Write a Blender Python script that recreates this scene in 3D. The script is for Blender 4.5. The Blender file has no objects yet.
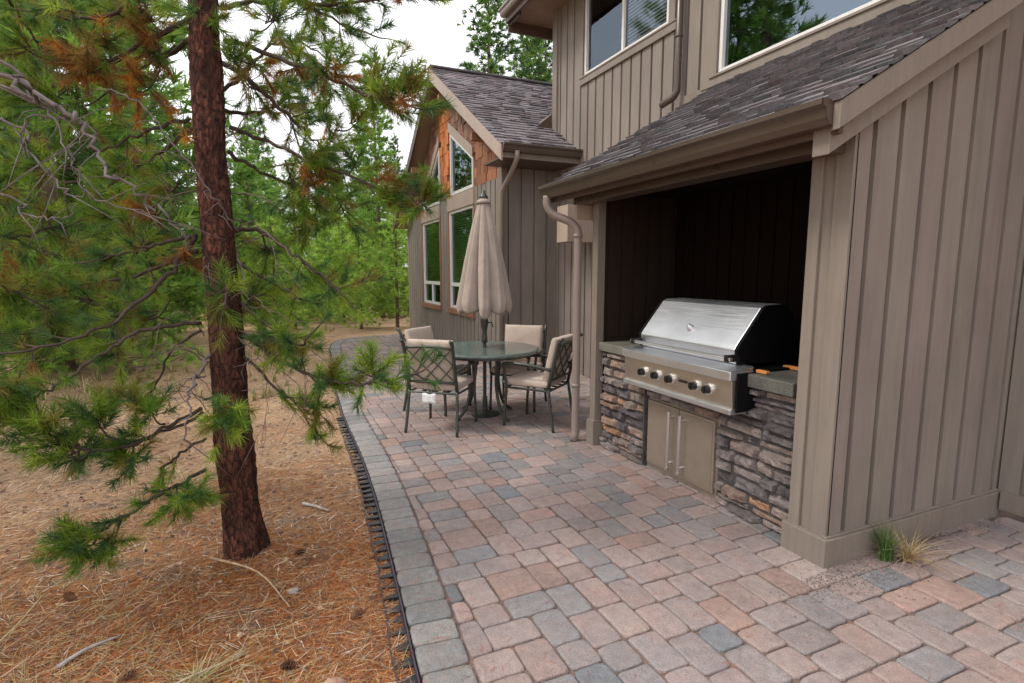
import bpy, math, random
import numpy as np
from mathutils import Vector, Matrix, noise
random.seed(7); rng = np.random.default_rng(11)
scene = bpy.context.scene
col = scene.collection
PI = math.pi

# ------------------------------------------------------------------ camera
FPX = 545.0; CAM_H = 1.54
TH = math.atan(70.5/FPX); YAW = math.atan(241/(FPX/math.cos(TH)))
_s, _c = math.sin(YAW), math.cos(YAW)
FW = Vector((_s*math.cos(TH), _c*math.cos(TH), -math.sin(TH)))
RT = Vector((_c, -_s, 0)); UP = RT.cross(FW)
CO = Vector((0, 0, CAM_H))
def at(u, v, D):
    "a point seen at (u, v) of the photograph, D metres ahead of the camera"
    return CO + (FW + RT*((u-512)/FPX) + UP*((341.5-v)/FPX))*D
cam = bpy.data.cameras.new('camera'); cam.sensor_width = 36; cam.lens = FPX/1024*36
cam.clip_start = .05; cam.clip_end = 1000
co = bpy.data.objects.new('camera', cam); col.objects.link(co)
m = Matrix((RT, UP, -FW)).transposed().to_4x4(); m.translation = CO
co.matrix_world = m; scene.camera = co

# ------------------------------------------------------------------ helpers
def tag(o, label=None, cat=None, group=None, kind=None):
    if label: o['label'] = label
    if cat: o['category'] = cat
    if group: o['group'] = group
    if kind: o['kind'] = kind
    return o
def empty(name, loc=(0, 0, 0), rz=0.0):
    o = bpy.data.objects.new(name, None); col.objects.link(o)
    o.empty_display_size = .2
    o.location = loc; o.rotation_euler = (0, 0, rz); return o
def copy_tree(o, parent=None):
    c = o.copy(); col.objects.link(c); c.parent = parent
    for ch in list(o.children): copy_tree(ch, c)
    return c
def mesh_obj(name, V, F, mat, parent=None, fc=None, smooth=False):
    me = bpy.data.meshes.new(name); me.from_pydata(V, [], F)
    if fc is not None:
        a = me.attributes.new('Col', 'FLOAT_COLOR', 'FACE')
        a.data.foreach_set('color', np.asarray(fc, np.float32).ravel())
    if smooth: me.polygons.foreach_set('use_smooth', [True]*len(me.polygons))
    me.materials.append(mat); me.update()
    o = bpy.data.objects.new(name, me); col.objects.link(o)
    if parent: o.parent = parent
    return o
def tri_obj(name, V, fc, mat, parent=None):
    "V: (n,3,3) array of loose triangles, fc: (n,4) colours"
    n = len(V); me = bpy.data.meshes.new(name)
    me.vertices.add(n*3); me.vertices.foreach_set('co', V.astype(np.float32).ravel())
    me.loops.add(n*3); me.loops.foreach_set('vertex_index', np.arange(n*3, dtype=np.int32))
    me.polygons.add(n); me.polygons.foreach_set('loop_start', np.arange(0, n*3, 3, dtype=np.int32))
    try: me.polygons.foreach_set('loop_total', np.full(n, 3, np.int32))
    except Exception: pass
    me.update(calc_edges=True); me.validate()
    a = me.attributes.new('Col', 'FLOAT_COLOR', 'FACE'); a.data.foreach_set('color', fc.astype(np.float32).ravel())
    me.materials.append(mat)
    o = bpy.data.objects.new(name, me); col.objects.link(o)
    if parent: o.parent = parent
    return o
class MB:
    def __init__(s): s.v = []; s.f = []; s.c = []
    def add(s, V, F, c=None):
        b = len(s.v); s.v += [tuple(p) for p in V]
        s.f += [tuple(i+b for i in q) for q in F]; s.c += [c or (1, 1, 1, 1)]*len(F); return s
    def box(s, x0, y0, z0, x1, y1, z1, c=None):
        V = [(x0,y0,z0),(x1,y0,z0),(x1,y1,z0),(x0,y1,z0),(x0,y0,z1),(x1,y0,z1),(x1,y1,z1),(x0,y1,z1)]
        return s.add(V, [(0,3,2,1),(4,5,6,7),(0,1,5,4),(1,2,6,5),(2,3,7,6),(3,0,4,7)], c)
    def prism(s, poly, ext, c=None):
        "poly: 3D points, ext: extrusion vector"
        n = len(poly); P = [Vector(p) for p in poly]; e = Vector(ext)
        nn = Vector((0, 0, 0))
        for i in range(n): nn += (P[i]-P[0]).cross(P[(i+1) % n]-P[0])
        if nn.dot(e) > 0: P = P[::-1]
        V = P+[p+e for p in P]
        F = [tuple(range(n)), tuple(range(2*n-1, n-1, -1))]
        F += [(i, n+i, n+(i+1) % n, (i+1) % n) for i in range(n)]
        return s.add(V, F, c)
    def tube(s, pts, rad, n=8, c=None, cap=True):
        P = [Vector(p) for p in pts]; k = len(P)
        if not hasattr(rad, '__len__'): rad = [rad]*k
        t = (P[1]-P[0]).normalized()
        u = t.orthogonal().normalized(); V = []
        for i in range(k):
            if i == 0: t2 = P[1]-P[0]
            elif i == k-1: t2 = P[-1]-P[-2]
            else: t2 = P[i+1]-P[i-1]
            if t2.length < 1e-9: t2 = t
            t2 = t2.normalized(); u = (u-t2*u.dot(t2))
            u = u.normalized() if u.length > 1e-6 else t2.orthogonal().normalized()
            w = t2.cross(u); t = t2
            for j in range(n):
                a = 2*PI*j/n; V.append(P[i]+(u*math.cos(a)+w*math.sin(a))*rad[i])
        F = [(i*n+j, i*n+(j+1) % n, (i+1)*n+(j+1) % n, (i+1)*n+j) for i in range(k-1) for j in range(n)]
        if cap: F += [tuple(range(n-1, -1, -1)), tuple((k-1)*n+j for j in range(n))]
        return s.add(V, F, c)
    def lathe(s, prof, cx=0, cy=0, n=24, c=None):
        k = len(prof); V = [(cx+r*math.cos(2*PI*j/n), cy+r*math.sin(2*PI*j/n), z) for r, z in prof for j in range(n)]
        F = [(i*n+j, i*n+(j+1) % n, (i+1)*n+(j+1) % n, (i+1)*n+j) for i in range(k-1) for j in range(n)]
        F += [tuple(range(n-1, -1, -1)), tuple((k-1)*n+j for j in range(n))]
        return s.add(V, F, c)
    def build(s, name, mat, parent=None, smooth=False, bevel=0, seg=2):
        o = mesh_obj(name, s.v, s.f, mat, parent, s.c, smooth)
        if bevel:
            b = o.modifiers.new('bevel', 'BEVEL'); b.width = bevel; b.segments = seg; b.limit_method = 'ANGLE'; b.angle_limit = .7
        return o
def crom(P, k=6):
    P = [Vector(p) for p in P]; Q = [P[0]*2-P[1]]+P+[P[-1]*2-P[-2]]; out = []
    for i in range(1, len(Q)-2):
        a, b, c, d = Q[i-1:i+3]
        for j in range(k):
            t = j/k
            out.append(((b*2)+(c-a)*t+(a*2-b*5+c*4-d)*t*t+(b*3-a-c*3+d)*t**3)*.5)
    out.append(P[-1]); return out

# ------------------------------------------------------------------ materials
def mat(name, rough=.7, spec=.3, metal=0.0):
    m = bpy.data.materials.new(name); m.use_nodes = True
    nt = m.node_tree; b = nt.nodes['Principled BSDF']
    b.inputs['Roughness'].default_value = rough
    b.inputs['Specular IOR Level'].default_value = spec
    b.inputs['Metallic'].default_value = metal
    return m, nt, b
def N(nt, t, **k):
    n = nt.nodes.new(t)
    for a, v in k.items(): setattr(n, a, v)
    return n
def tex(nt, kind, scale, stretch=(1, 1, 1), detail=4, rough=.6, space='Object'):
    tc = N(nt, 'ShaderNodeTexCoord'); mp = N(nt, 'ShaderNodeMapping'); mp.inputs['Scale'].default_value = stretch
    nt.links.new(tc.outputs[space], mp.inputs['Vector'])
    if kind == 'noise':
        t = N(nt, 'ShaderNodeTexNoise'); t.inputs['Detail'].default_value = detail; t.inputs['Roughness'].default_value = rough
    else: t = N(nt, 'ShaderNodeTexVoronoi')
    t.inputs['Scale'].default_value = scale
    nt.links.new(mp.outputs[0], t.inputs['Vector'])
    return t
def ramp(nt, src, stops):
    r = N(nt, 'ShaderNodeValToRGB'); e = r.color_ramp.elements
    while len(e) < len(stops): e.new(.5)
    for i, (p, c) in enumerate(stops): e[i].position = p; e[i].color = (*c, 1) if len(c) == 3 else c
    nt.links.new(src, r.inputs[0]); return r.outputs[0]
def mul(nt, a, b, typ='MULTIPLY', fac=1.0):
    x = N(nt, 'ShaderNodeMix', data_type='RGBA', blend_type=typ)
    if hasattr(fac, 'links'): nt.links.new(fac, x.inputs[0])
    else: x.inputs[0].default_value = fac
    for s, i in ((a, 6), (b, 7)):
        if hasattr(s, 'links'): nt.links.new(s, x.inputs[i])
        else: x.inputs[i].default_value = (*s, 1)
    return x.outputs[2]
def bump(nt, b, src, dist=.002, strength=1.0, prev=None):
    n = N(nt, 'ShaderNodeBump'); n.inputs['Distance'].default_value = dist; n.inputs['Strength'].default_value = strength
    nt.links.new(src, n.inputs['Height'])
    if prev: nt.links.new(prev, n.inputs['Normal'])
    nt.links.new(n.outputs[0], b.inputs['Normal']); return n.outputs[0]
def G3(v): return (v, v, v)
def attr(nt):
    a = N(nt, 'ShaderNodeAttribute'); a.attribute_name = 'Col'; return a.outputs['Color']

def mk_paint(name, c, rough=.62, grain=30.0, dirt=.22):
    m, nt, b = mat(name, rough, .25)
    n1 = tex(nt, 'noise', 2.2, (1, 1, .5), 6); n2 = tex(nt, 'noise', grain, (1, 1, .06), 5, .7); n3 = tex(nt, 'noise', 140, (1, 1, .3), 3)
    k = mul(nt, c, ramp(nt, n1.outputs[0], [(.25, G3(1-dirt)), (.75, G3(1+dirt*.5))]))
    k = mul(nt, k, ramp(nt, n2.outputs[0], [(.3, G3(.90)), (.65, G3(1.05))]))
    k = mul(nt, k, attr(nt))
    nt.links.new(k, b.inputs['Base Color'])
    p = bump(nt, b, n2.outputs[0], .004, .6); bump(nt, b, n3.outputs[0], .0015, .5, p)
    return m
M = {}
M['siding'] = mk_paint('taupe_siding', (.258, .220, .188))
M['trim'] = mk_paint('taupe_trim', (.248, .208, .174), .5)
M['alcove'] = mk_paint('alcove_shade_boards', (.011, .0065, .005), .9); M['alcove'].node_tree.nodes['Principled BSDF'].inputs['Specular IOR Level'].default_value = .05  # deep shade of the recess put into the board colour
M['alcove_side'] = mk_paint('brown_shade_boards', (.026, .016, .012), .85)  # brown boards, alcove shade put into the colour, lighter for the left wall
M['cream'] = mk_paint('pale_trim', (.42, .33, .27), .5, dirt=.12)
M['soffit'] = mk_paint('soffit', (.30, .20, .14), .6)
M['wood'] = mk_paint('weathered_sill', (.30, .155, .09), .65)
M['vinyl'] = mk_paint('white_vinyl', (.74, .73, .70), .35, dirt=.06)
def mk_cedar():
    m, nt, b = mat('cedar_shingle', .65, .25)
    n2 = tex(nt, 'noise', 25, (1, 1, .08), 5, .7)
    k = mul(nt, attr(nt), ramp(nt, n2.outputs[0], [(.3, G3(.65)), (.7, G3(1.2))]))
    nt.links.new(k, b.inputs['Base Color']); bump(nt, b, n2.outputs[0], .004); return m
M['cedar'] = mk_cedar()
def mk_attr(name, rough, spec, sc, lo, hi, dist, speck=None, detail=6):
    m, nt, b = mat(name, rough, spec)
    n1 = tex(nt, 'noise', sc, detail=detail); n2 = tex(nt, 'noise', sc*7, detail=3)
    k = mul(nt, attr(nt), ramp(nt, n1.outputs[0], [(.28, G3(lo)), (.72, G3(hi))]))
    k = mul(nt, k, ramp(nt, n2.outputs[0], [(.3, G3(.78)), (.7, G3(1.18))]))
    if speck:
        v = tex(nt, 'noise', speck, detail=2); k = mul(nt, k, ramp(nt, v.outputs[0], [(.30, G3(.45)), (.40, G3(1)), (.66, G3(1)), (.74, G3(1.5))]))
    nt.links.new(k, b.inputs['Base Color'])
    p = bump(nt, b, n1.outputs[0], dist); bump(nt, b, n2.outputs[0], dist*.35, 1, p); return m
M['paver'] = mk_attr('concrete_paver', .8, .25, 22, .84, 1.14, .006, 230)
def _tint(m):
    nt = m.node_tree; b = nt.nodes['Principled BSDF']; src = b.inputs['Base Color'].links[0].from_socket
    n1 = tex(nt, 'noise', 6.5, detail=5, rough=.65); n2 = tex(nt, 'noise', 1.3, detail=5, rough=.6)
    k = mul(nt, src, ramp(nt, n1.outputs[0], [(.32, (.89, .91, .935)), (.5, G3(1)), (.68, (1.07, .97, .94))]))
    k = mul(nt, k, ramp(nt, n2.outputs[0], [(.35, (.80, .77, .755)), (.6, (.97, .96, .955))]))
    nt.links.new(k, b.inputs['Base Color'])
_tint(M['paver'])
M['stone'] = mk_attr('ledge_stone', .75, .35, 14, .62, 1.5, .012, 120, 8)
M['shingle'] = mk_attr('asphalt_shingle', .9, .15, 30, .75, 1.2, .004, 260)
M['slab'] = mk_attr('slate_counter', .45, .45, 9, .7, 1.25, .002, 90)
def mk_plain(name, c, rough=.5, spec=.4, metal=0, var=.12, sc=12):
    m, nt, b = mat(name, rough, spec, metal)
    n1 = tex(nt, 'noise', sc, detail=5)
    nt.links.new(mul(nt, c, ramp(nt, n1.outputs[0], [(.3, G3(1-var)), (.7, G3(1+var))])), b.inputs['Base Color'])
    nt.links.new(ramp(nt, n1.outputs[0], [(.3, G3(rough*.85)), (.7, G3(min(1, rough*1.15)))]), b.inputs['Roughness'])
    return m
M['frame'] = mk_plain('dark_green_cast_metal', (.055, .058, .050), .38, .5, .3)
M['plastic'] = mk_plain('black_plastic', (.012, .012, .014), .45)
M['strip'] = mk_plain('purple_black_strip', (.045, .03, .05), .4)
M['gutter'] = mk_plain('taupe_gutter', (.088, .063, .049), .3, .5, 0, .04, 3)
M['downspout'] = mk_plain('taupe_downspout', (.27, .215, .188), .35, .5, 0, .04, 3)
M['darktrim'] = mk_plain('dark_fascia', (.10, .065, .05), .5)
M['black'] = mk_plain('black_knob', (.01, .01, .01), .25, .5)
M['ducts'] = mk_plain('black_enamel', (.004, .004, .005), .6, .15)
M['orange'] = mk_plain('plain_orange', (.62, .24, .07), .6)
M['tagw'] = mk_plain('white_tag', (.75, .75, .76), .6)
M['door'] = mk_plain('taupe_steel_door', (.33, .27, .215), .32, .5, .35, .05)
def mk_steel(name, c, r, st=(1, .02, 1), sc=160, bp=.0002):
    m, nt, b = mat(name, r, .5, 1.0)
    n1 = tex(nt, 'noise', sc, st, 3); n2 = tex(nt, 'noise', 3, detail=4)
    nt.links.new(mul(nt, c, ramp(nt, n2.outputs[0], [(.3, G3(.86)), (.7, G3(1.05))])), b.inputs['Base Color'])
    nt.links.new(ramp(nt, n1.outputs[0], [(.2, G3(r*.7)), (.8, G3(r*1.35))]), b.inputs['Roughness'])
    if bp: bump(nt, b, n1.outputs[0], bp, .6)
    return m
M['steel'] = mk_steel('brushed_steel', (.74, .75, .78), .44)
M['steelw'] = mk_steel('warm_brushed_steel', (.62, .56, .48), .42)
M['chrome'] = mk_plain('polished_steel', (.82, .82, .84), .3, .5, 1.0, .02, 3)
def mk_fabric(name, c, sc=420):
    m, nt, b = mat(name, .9, .12)
    n1 = tex(nt, 'noise', 6, detail=5); w = tex(nt, 'noise', sc, detail=1)
    k = mul(nt, c, ramp(nt, n1.outputs[0], [(.3, G3(.86)), (.7, G3(1.08))])); k = mul(nt, k, ramp(nt, w.outputs[0], [(.3, G3(.85)), (.7, G3(1.12))]))
    nt.links.new(k, b.inputs['Base Color']); b.inputs['Sheen Weight'].default_value = .2
    p = bump(nt, b, w.outputs[0], .0008); bump(nt, b, n1.outputs[0], .01, .5, p); return m
M['cushion'] = mk_fabric('beige_cushion', (.52, .42, .35))
M['cushion_back'] = mk_fabric('tan_cushion_back', (.40, .29, .22))
M['canopy'] = mk_fabric('taupe_canvas', (.41, .34, .295))
def mk_tabletop():
    m, nt, b = mat('green_grey_tabletop', .16, .6)
    v = tex(nt, 'noise', 45, detail=4)
    nt.links.new(ramp(nt, v.outputs[0], [(.3, (.07, .095, .085)), (.7, (.15, .185, .17))]), b.inputs['Base Color'])
    bump(nt, b, v.outputs[0], .0012, .5); return m
M['tabletop'] = mk_tabletop()
def mk_glass(name='window_glass', tr=(.62, .72, .70, 1), ior=3.2):
    m = bpy.data.materials.new(name); m.use_nodes = True; nt = m.node_tree; nt.nodes.clear()
    o = N(nt, 'ShaderNodeOutputMaterial'); x = N(nt, 'ShaderNodeMixShader'); t = N(nt, 'ShaderNodeBsdfTransparent'); g = N(nt, 'ShaderNodeBsdfGlossy')
    t.inputs[0].default_value = tr; g.inputs[0].default_value = (.60, .72, .84, 1); g.inputs['Roughness'].default_value = .015
    f = N(nt, 'ShaderNodeFresnel'); f.inputs['IOR'].default_value = ior
    n1 = tex(nt, 'noise', 1.7, detail=1); bp = N(nt, 'ShaderNodeBump'); bp.inputs['Distance'].default_value = .004
    nt.links.new(n1.outputs[0], bp.inputs['Height']); nt.links.new(bp.outputs[0], g.inputs['Normal'])
    nt.links.new(f.outputs[0], x.inputs[0]); nt.links.new(t.outputs[0], x.inputs[1]); nt.links.new(g.outputs[0], x.inputs[2]); nt.links.new(x.outputs[0], o.inputs[0]); return m
M['glass'] = mk_glass()
M['glass_clear'] = mk_glass('clear_glass', (.86, .90, .95, 1), 1.9)
M['glass_green'] = mk_glass('reflected_green_glass', (.52, .74, .40, 1), 1.7)  # green of the reflected trees put into the transmission colour
M['blind'] = mk_plain('white_blind', (.74, .75, .74), .5, var=.04)
M['room'] = mk_plain('dim_room', (.05, .05, .055), .9)
def mk_needle(name, trans=.5, var=True):
    m, nt, b = mat(name, .48, .3)
    k = attr(nt)
    if var:
        n1 = tex(nt, 'noise', 1.4, detail=3, space='Object'); k = mul(nt, k, ramp(nt, n1.outputs[0], [(.3, G3(.7)), (.7, G3(1.3))]))
    nt.links.new(k, b.inputs['Base Color'])
    t = N(nt, 'ShaderNodeBsdfTranslucent'); nt.links.new(k, t.inputs[0])
    x = N(nt, 'ShaderNodeMixShader'); x.inputs[0].default_value = trans
    o = nt.nodes['Material Output']
    nt.links.new(b.outputs[0], x.inputs[1]); nt.links.new(t.outputs[0], x.inputs[2]); nt.links.new(x.outputs[0], o.inputs[0]); return m
M['needle'] = mk_needle('pine_needles')
M['litter'] = mk_needle('dry_needles', .12, False)
M['grass'] = mk_needle('grass_blades', .3, False)
def mk_bark():
    m, nt, b = mat('pine_bark', .85, .2)
    a = attr(nt); n1 = tex(nt, 'noise', 26, (1, 1, .28), 7, .7); n2 = tex(nt, 'noise', 90, (1, 1, .5), 4)
    k = mul(nt, a, ramp(nt, n1.outputs[0], [(.32, (.22, .2, .2)), (.5, (.8, .76, .76)), (.75, (1.6, 1.45, 1.35))]))
    k = mul(nt, k, ramp(nt, n2.outputs[0], [(.3, G3(.6)), (.7, G3(1.3))]))
    nt.links.new(k, b.inputs['Base Color']); p = bump(nt, b, n1.outputs[0], .02); bump(nt, b, n2.outputs[0], .006, 1, p); return m
M['bark'] = mk_bark()
M['twig'] = mk_attr('twig_bark', .85, .2, 30, .6, 1.3, .003)
def mk_ground():
    m, nt, b = mat('needle_strewn_dirt', .95, .1)
    big = tex(nt, 'noise', .55, detail=5); mid = tex(nt, 'noise', 2.6, detail=7, rough=.65); fine = tex(nt, 'noise', 28, detail=8, rough=.75); st = tex(nt, 'noise', 60, (1, .25, 1), 4); vf = tex(nt, 'noise', 150, detail=4, rough=.8)
    rust = ramp(nt, fine.outputs[0], [(.30, (.14, .05, .02)), (.46, (.44, .165, .055)), (.62, (.58, .27, .10)), (.8, (.62, .42, .24))])
    tan = ramp(nt, fine.outputs[0], [(.28, (.18, .10, .06)), (.44, (.50, .32, .19)), (.62, (.66, .45, .28)), (.8, (.74, .57, .38))])
    grey = ramp(nt, fine.outputs[0], [(.3, (.12, .095, .085)), (.7, (.34, .27, .24))])
    tc = N(nt, 'ShaderNodeTexCoord'); sp = N(nt, 'ShaderNodeSeparateXYZ'); nt.links.new(tc.outputs['Object'], sp.inputs[0])
    # litter lies thick under the near pine, bare dirt further out
    vm = N(nt, 'ShaderNodeVectorMath', operation='DISTANCE'); vm.inputs[1].default_value = (-.1, 2.0, 0); nt.links.new(tc.outputs['Object'], vm.inputs[0])
    ad = N(nt, 'ShaderNodeMath', operation='MULTIPLY_ADD'); nt.links.new(mid.outputs[0], ad.inputs[0]); ad.inputs[1].default_value = 3.6; nt.links.new(vm.outputs['Value'], ad.inputs[2])
    mr = N(nt, 'ShaderNodeMapRange'); mr.inputs['From Min'].default_value = 2.6; mr.inputs['From Max'].default_value = 4.6; nt.links.new(ad.outputs[0], mr.inputs[0])
    k = mul(nt, rust, tan, 'MIX', mr.outputs[0])
    gm = ramp(nt, mid.outputs[0], [(.56, G3(0)), (.66, G3(.75))]); k = mul(nt, k, grey, 'MIX', gm)
    k = mul(nt, k, ramp(nt, vf.outputs[0], [(.3, G3(.68)), (.7, G3(1.25))]))
    k = mul(nt, k, ramp(nt, big.outputs[0], [(.3, G3(.86)), (.7, G3(1.12))]))
    nt.links.new(k, b.inputs['Base Color'])
    p = bump(nt, b, fine.outputs[0], .03); p = bump(nt, b, st.outputs[0], .01, 1, p); bump(nt, b, vf.outputs[0], .008, 1, p); return m
M['ground'] = mk_ground()
def mk_sand():
    m, nt, b = mat('joint_sand', .95, .1)
    n1 = tex(nt, 'noise', 9, detail=6); n2 = tex(nt, 'noise', 160, detail=3)
    k = ramp(nt, n1.outputs[0], [(.35, (.12, .09, .08)), (.56, (.20, .145, .12)), (.72, (.32, .13, .07))])
    k = mul(nt, k, ramp(nt, n2.outputs[0], [(.3, G3(.6)), (.7, G3(1.4))])); nt.links.new(k, b.inputs['Base Color']); bump(nt, b, n2.outputs[0], .004); return m
M['sand'] = mk_sand()

# ------------------------------------------------------------------ sky and light
SUN_EL, SUN_AZ = math.radians(52), math.radians(-75)   # azimuth measured from +Y towards +X
w = bpy.data.worlds.new('World'); scene.world = w; w.use_nodes = True; nt = w.node_tree
bg = nt.nodes['Background']; sk = N(nt, 'ShaderNodeTexSky', sky_type='NISHITA'); sk.sun_disc = False
sk.sun_elevation = SUN_EL; sk.sun_rotation = SUN_AZ
sk.air_density = 1.0; sk.dust_density = 2.0
bg.inputs[1].default_value = .1
cl = tex(nt, 'noise', 2.2, (1, 1, 2.2), 5, .55, 'Generated')
cov = ramp(nt, cl.outputs[0], [(.30, G3(.72)), (.62, G3(.98))])
cc = ramp(nt, cl.outputs[0], [(.3, (10.2, 10.2, 10.7)), (.7, (12.4, 12.2, 12.4))])
nt.links.new(mul(nt, sk.outputs[0], cc, 'MIX', cov), bg.inputs[0])
sl = bpy.data.lights.new('sun', 'SUN'); sl.energy = 1.5; sl.angle = math.radians(14); sl.color = (1, .95, .88)
so = bpy.data.objects.new('sun', sl); col.objects.link(so); so.location = (-6, 2, 12)
sd = Vector((math.sin(SUN_AZ)*math.cos(SUN_EL), math.cos(SUN_AZ)*math.cos(SUN_EL), math.sin(SUN_EL)))
so.rotation_euler = sd.to_track_quat('Z', 'Y').to_euler()
vs = scene.view_settings; vs.view_transform = 'Standard'; vs.look = 'None'; vs.gamma = 1; vs.exposure = 0.66
scene.render.engine = 'CYCLES'; scene.cycles.max_bounces = 6; scene.cycles.transparent_max_bounces = 12

# ================================================================== HOUSE
house = empty('house', (4.2, 5, 0))
tag(house, 'taupe board and batten house with covered grill alcove, gabled window wing and shingle roofs', 'house')
def hp(mb, name, m, **k):
    o = mb.build(name, M[m], None, **k); o.parent = house; o.matrix_parent_inverse = Matrix.Translation((-4.2, -5, 0)); return o
def sub(mb, name, m, par, **k):
    o = mb.build(name, M[m], None, **k); o.parent = par; return o
HPI = Matrix.Translation((-4.2, -5, 0))
def lin(a, b): return lambda s: b[1] if a[0] == b[0] else a[1]+(b[1]-a[1])*(s-a[0])/(b[0]-a[0])
def siding(org, d, n, s0, s1, bot, top, holes=(), period=.2, groove=.036, depth=.028, phase=0.0, knots=(), back=.1, mb=None):
    mb = mb or MB(); o = Vector((org[0], org[1], 0)); d = Vector((d[0], d[1], 0)); n = Vector((n[0], n[1], 0))
    bp = {s0, s1}; k = math.floor((s0-phase)/period)-1
    while True:
        a = phase+k*period
        if a > s1: break
        for q in (a, a+groove):
            if s0 < q < s1: bp.add(q)
        k += 1
    for h in holes:
        for q in h[:2]:
            if s0 < q < s1: bp.add(q)
    for q in knots:
        if s0 < q < s1: bp.add(q)
    bp = sorted(bp); B = bot if callable(bot) else (lambda s: bot); T = top if callable(top) else (lambda s: top)
    for a, b in zip(bp, bp[1:]):
        if b-a < 1e-4: continue
        mid = (a+b)/2; r = (mid-phase) % period; board = r > groove
        hs = sorted([h for h in holes if h[0]-1e-6 <= a and b <= h[1]+1e-6], key=lambda h: h[2](mid))
        cuts = [(B, None)]; iv = []; lo = B
        for h in hs: iv.append((lo, h[2])); lo = h[3]
        iv.append((lo, T))
        dd = depth if board else 0.0
        kk = math.floor((mid-phase)/period); g = .95+.1*(math.sin(kk*12.9898+d.x)*43758.5453 % 1)
        cc_ = (g, g*(.99+.02*((kk*7) % 3-1)), g, 1)
        for l_, t_ in iv:
            if t_(mid)-l_(mid) < .005: continue
            P = [o+d*a+Vector((0, 0, l_(a+1e-5))), o+d*b+Vector((0, 0, l_(b-1e-5))), o+d*b+Vector((0, 0, t_(b-1e-5))), o+d*a+Vector((0, 0, t_(a+1e-5)))]
            mb.prism([p-n*back for p in P], n*(back+dd), cc_)
    return mb
K = lambda z: (lambda s: z)

# --- main wall (x = 4.2), rising to the upper storey.  s = y
MW = [(5.2, 7.0, K(4.25), K(5.34)), (2.5, 4.42, K(3.48), K(5.1))]
hp(siding((4.2, 0), (0, 1), (-1, 0), 1.83, 7.85, 0.0, 5.5, MW, phase=.06), 'wall', 'siding')
hp(siding((4.2, 0), (0, 1), (-1, 0), -3.0, 1.80, .15, 5.5, (), phase=.06), 'wall', 'siding')
for q in ((4.14, 7.75, 0, 4.176, 7.87, 5.5), (4.14, 7.872, 0, 4.3, 7.89, 5.5)): mb = MB(); mb.box(*q); hp(mb, 'corner_board', 'trim', bevel=.003)
mb = MB(); mb.box(4.14, -3, .045, 4.205, 1.775, .16); hp(mb, 'baseboard', 'trim', bevel=.004)
mb = MB(); mb.box(4.165, -3, 1.33, 4.2, 1.70, 1.42); hp(mb, 'band_board', 'trim', bevel=.003)
mb = MB(); mb.box(4.3, 7.85-.1, 0, 9, 7.85, 5.5); hp(mb, 'wall', 'siding')
mb = MB(); mb.box(4.3, -3, 0, 9, -2.9, 5.5); hp(mb, 'wall', 'siding')

# --- right end wall of the alcove, facing the camera (y = 1.82).  s = x
rk = lambda s: 2.06+.583*(s-2.35)+.10
hp(siding((0, 1.84), (1, 0), (0, -1), 2.60, 3.60, .14, rk, phase=.10, back=.05), 'wall', 'siding')
hp(siding((0, 1.84), (1, 0), (0, -1), 3.60, 4.19, .14, 5.5, phase=.10, back=.05), 'wall', 'siding')
mb = MB(); mb.box(2.572, 1.785, -.02, 4.178, 1.832, .15); mb.box(2.555, 1.788, -.02, 2.60, 2.055, .152); mb.prism([(2.575,1.80,.15),(4.178,1.80,.15),(4.178,1.83,.15),(2.575,1.83,.15)], (0,0,.012)); hp(mb, 'baseboard', 'trim', bevel=.004)
mb = MB()   # corner and jamb boards of the right post
mb.box(2.582, 1.812, .14, 2.612, 1.905, 2.2); mb.box(2.600, 1.90, .14, 2.66, 1.975, 2.2); mb.box(2.578, 1.97, .14, 2.70, 2.035, 2.2)
mb.box(2.606, 1.8125, .14, 2.70, 1.83, 2.24)
hp(mb, 'post', 'trim', bevel=.004)
# left post
mb = MB(); mb.box(2.56, 4.02, 0, 2.64, 4.10, 2.2); mb.box(2.60, 4.10, 0, 2.70, 4.17, 2.2); mb.box(2.538, 4.005, -.02, 2.655, 4.118, .21); mb.prism([(2.54,4.007,.21),(2.653,4.007,.21),(2.653,4.116,.21),(2.54,4.116,.21)], (0,0,.012)); hp(mb, 'post', 'trim', bevel=.004)
# alcove inside: side walls and back wall
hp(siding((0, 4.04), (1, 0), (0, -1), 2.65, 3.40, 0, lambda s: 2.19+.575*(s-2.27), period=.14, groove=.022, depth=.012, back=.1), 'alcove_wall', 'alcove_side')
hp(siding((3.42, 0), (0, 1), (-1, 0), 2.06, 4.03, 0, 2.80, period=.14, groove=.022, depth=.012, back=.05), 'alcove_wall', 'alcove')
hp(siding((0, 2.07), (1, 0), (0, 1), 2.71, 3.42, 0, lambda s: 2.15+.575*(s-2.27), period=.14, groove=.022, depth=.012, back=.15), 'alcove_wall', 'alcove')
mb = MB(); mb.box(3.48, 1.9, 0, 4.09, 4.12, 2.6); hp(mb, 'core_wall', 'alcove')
# outside end wall of the alcove (faces the table)
hp(siding((0, 4.145), (1, 0), (0, 1), 2.71, 4.08, 0, lambda s: 2.17+.575*(s-2.3), period=.2, back=.02), 'wall', 'siding')
mb = MB(); mb.box(2.42, 1.86, 2.105, 2.58, 4.20, 2.235); mb.box(2.40, 1.86, 2.20, 2.42, 4.2, 2.26); hp(mb, 'header', 'gutter', bevel=.004)
mb = MB(); mb.box(2.585, 1.9, 2.19, 3.42, 4.03, 2.23); hp(mb, 'alcove_ceiling', 'alcove')

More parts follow.
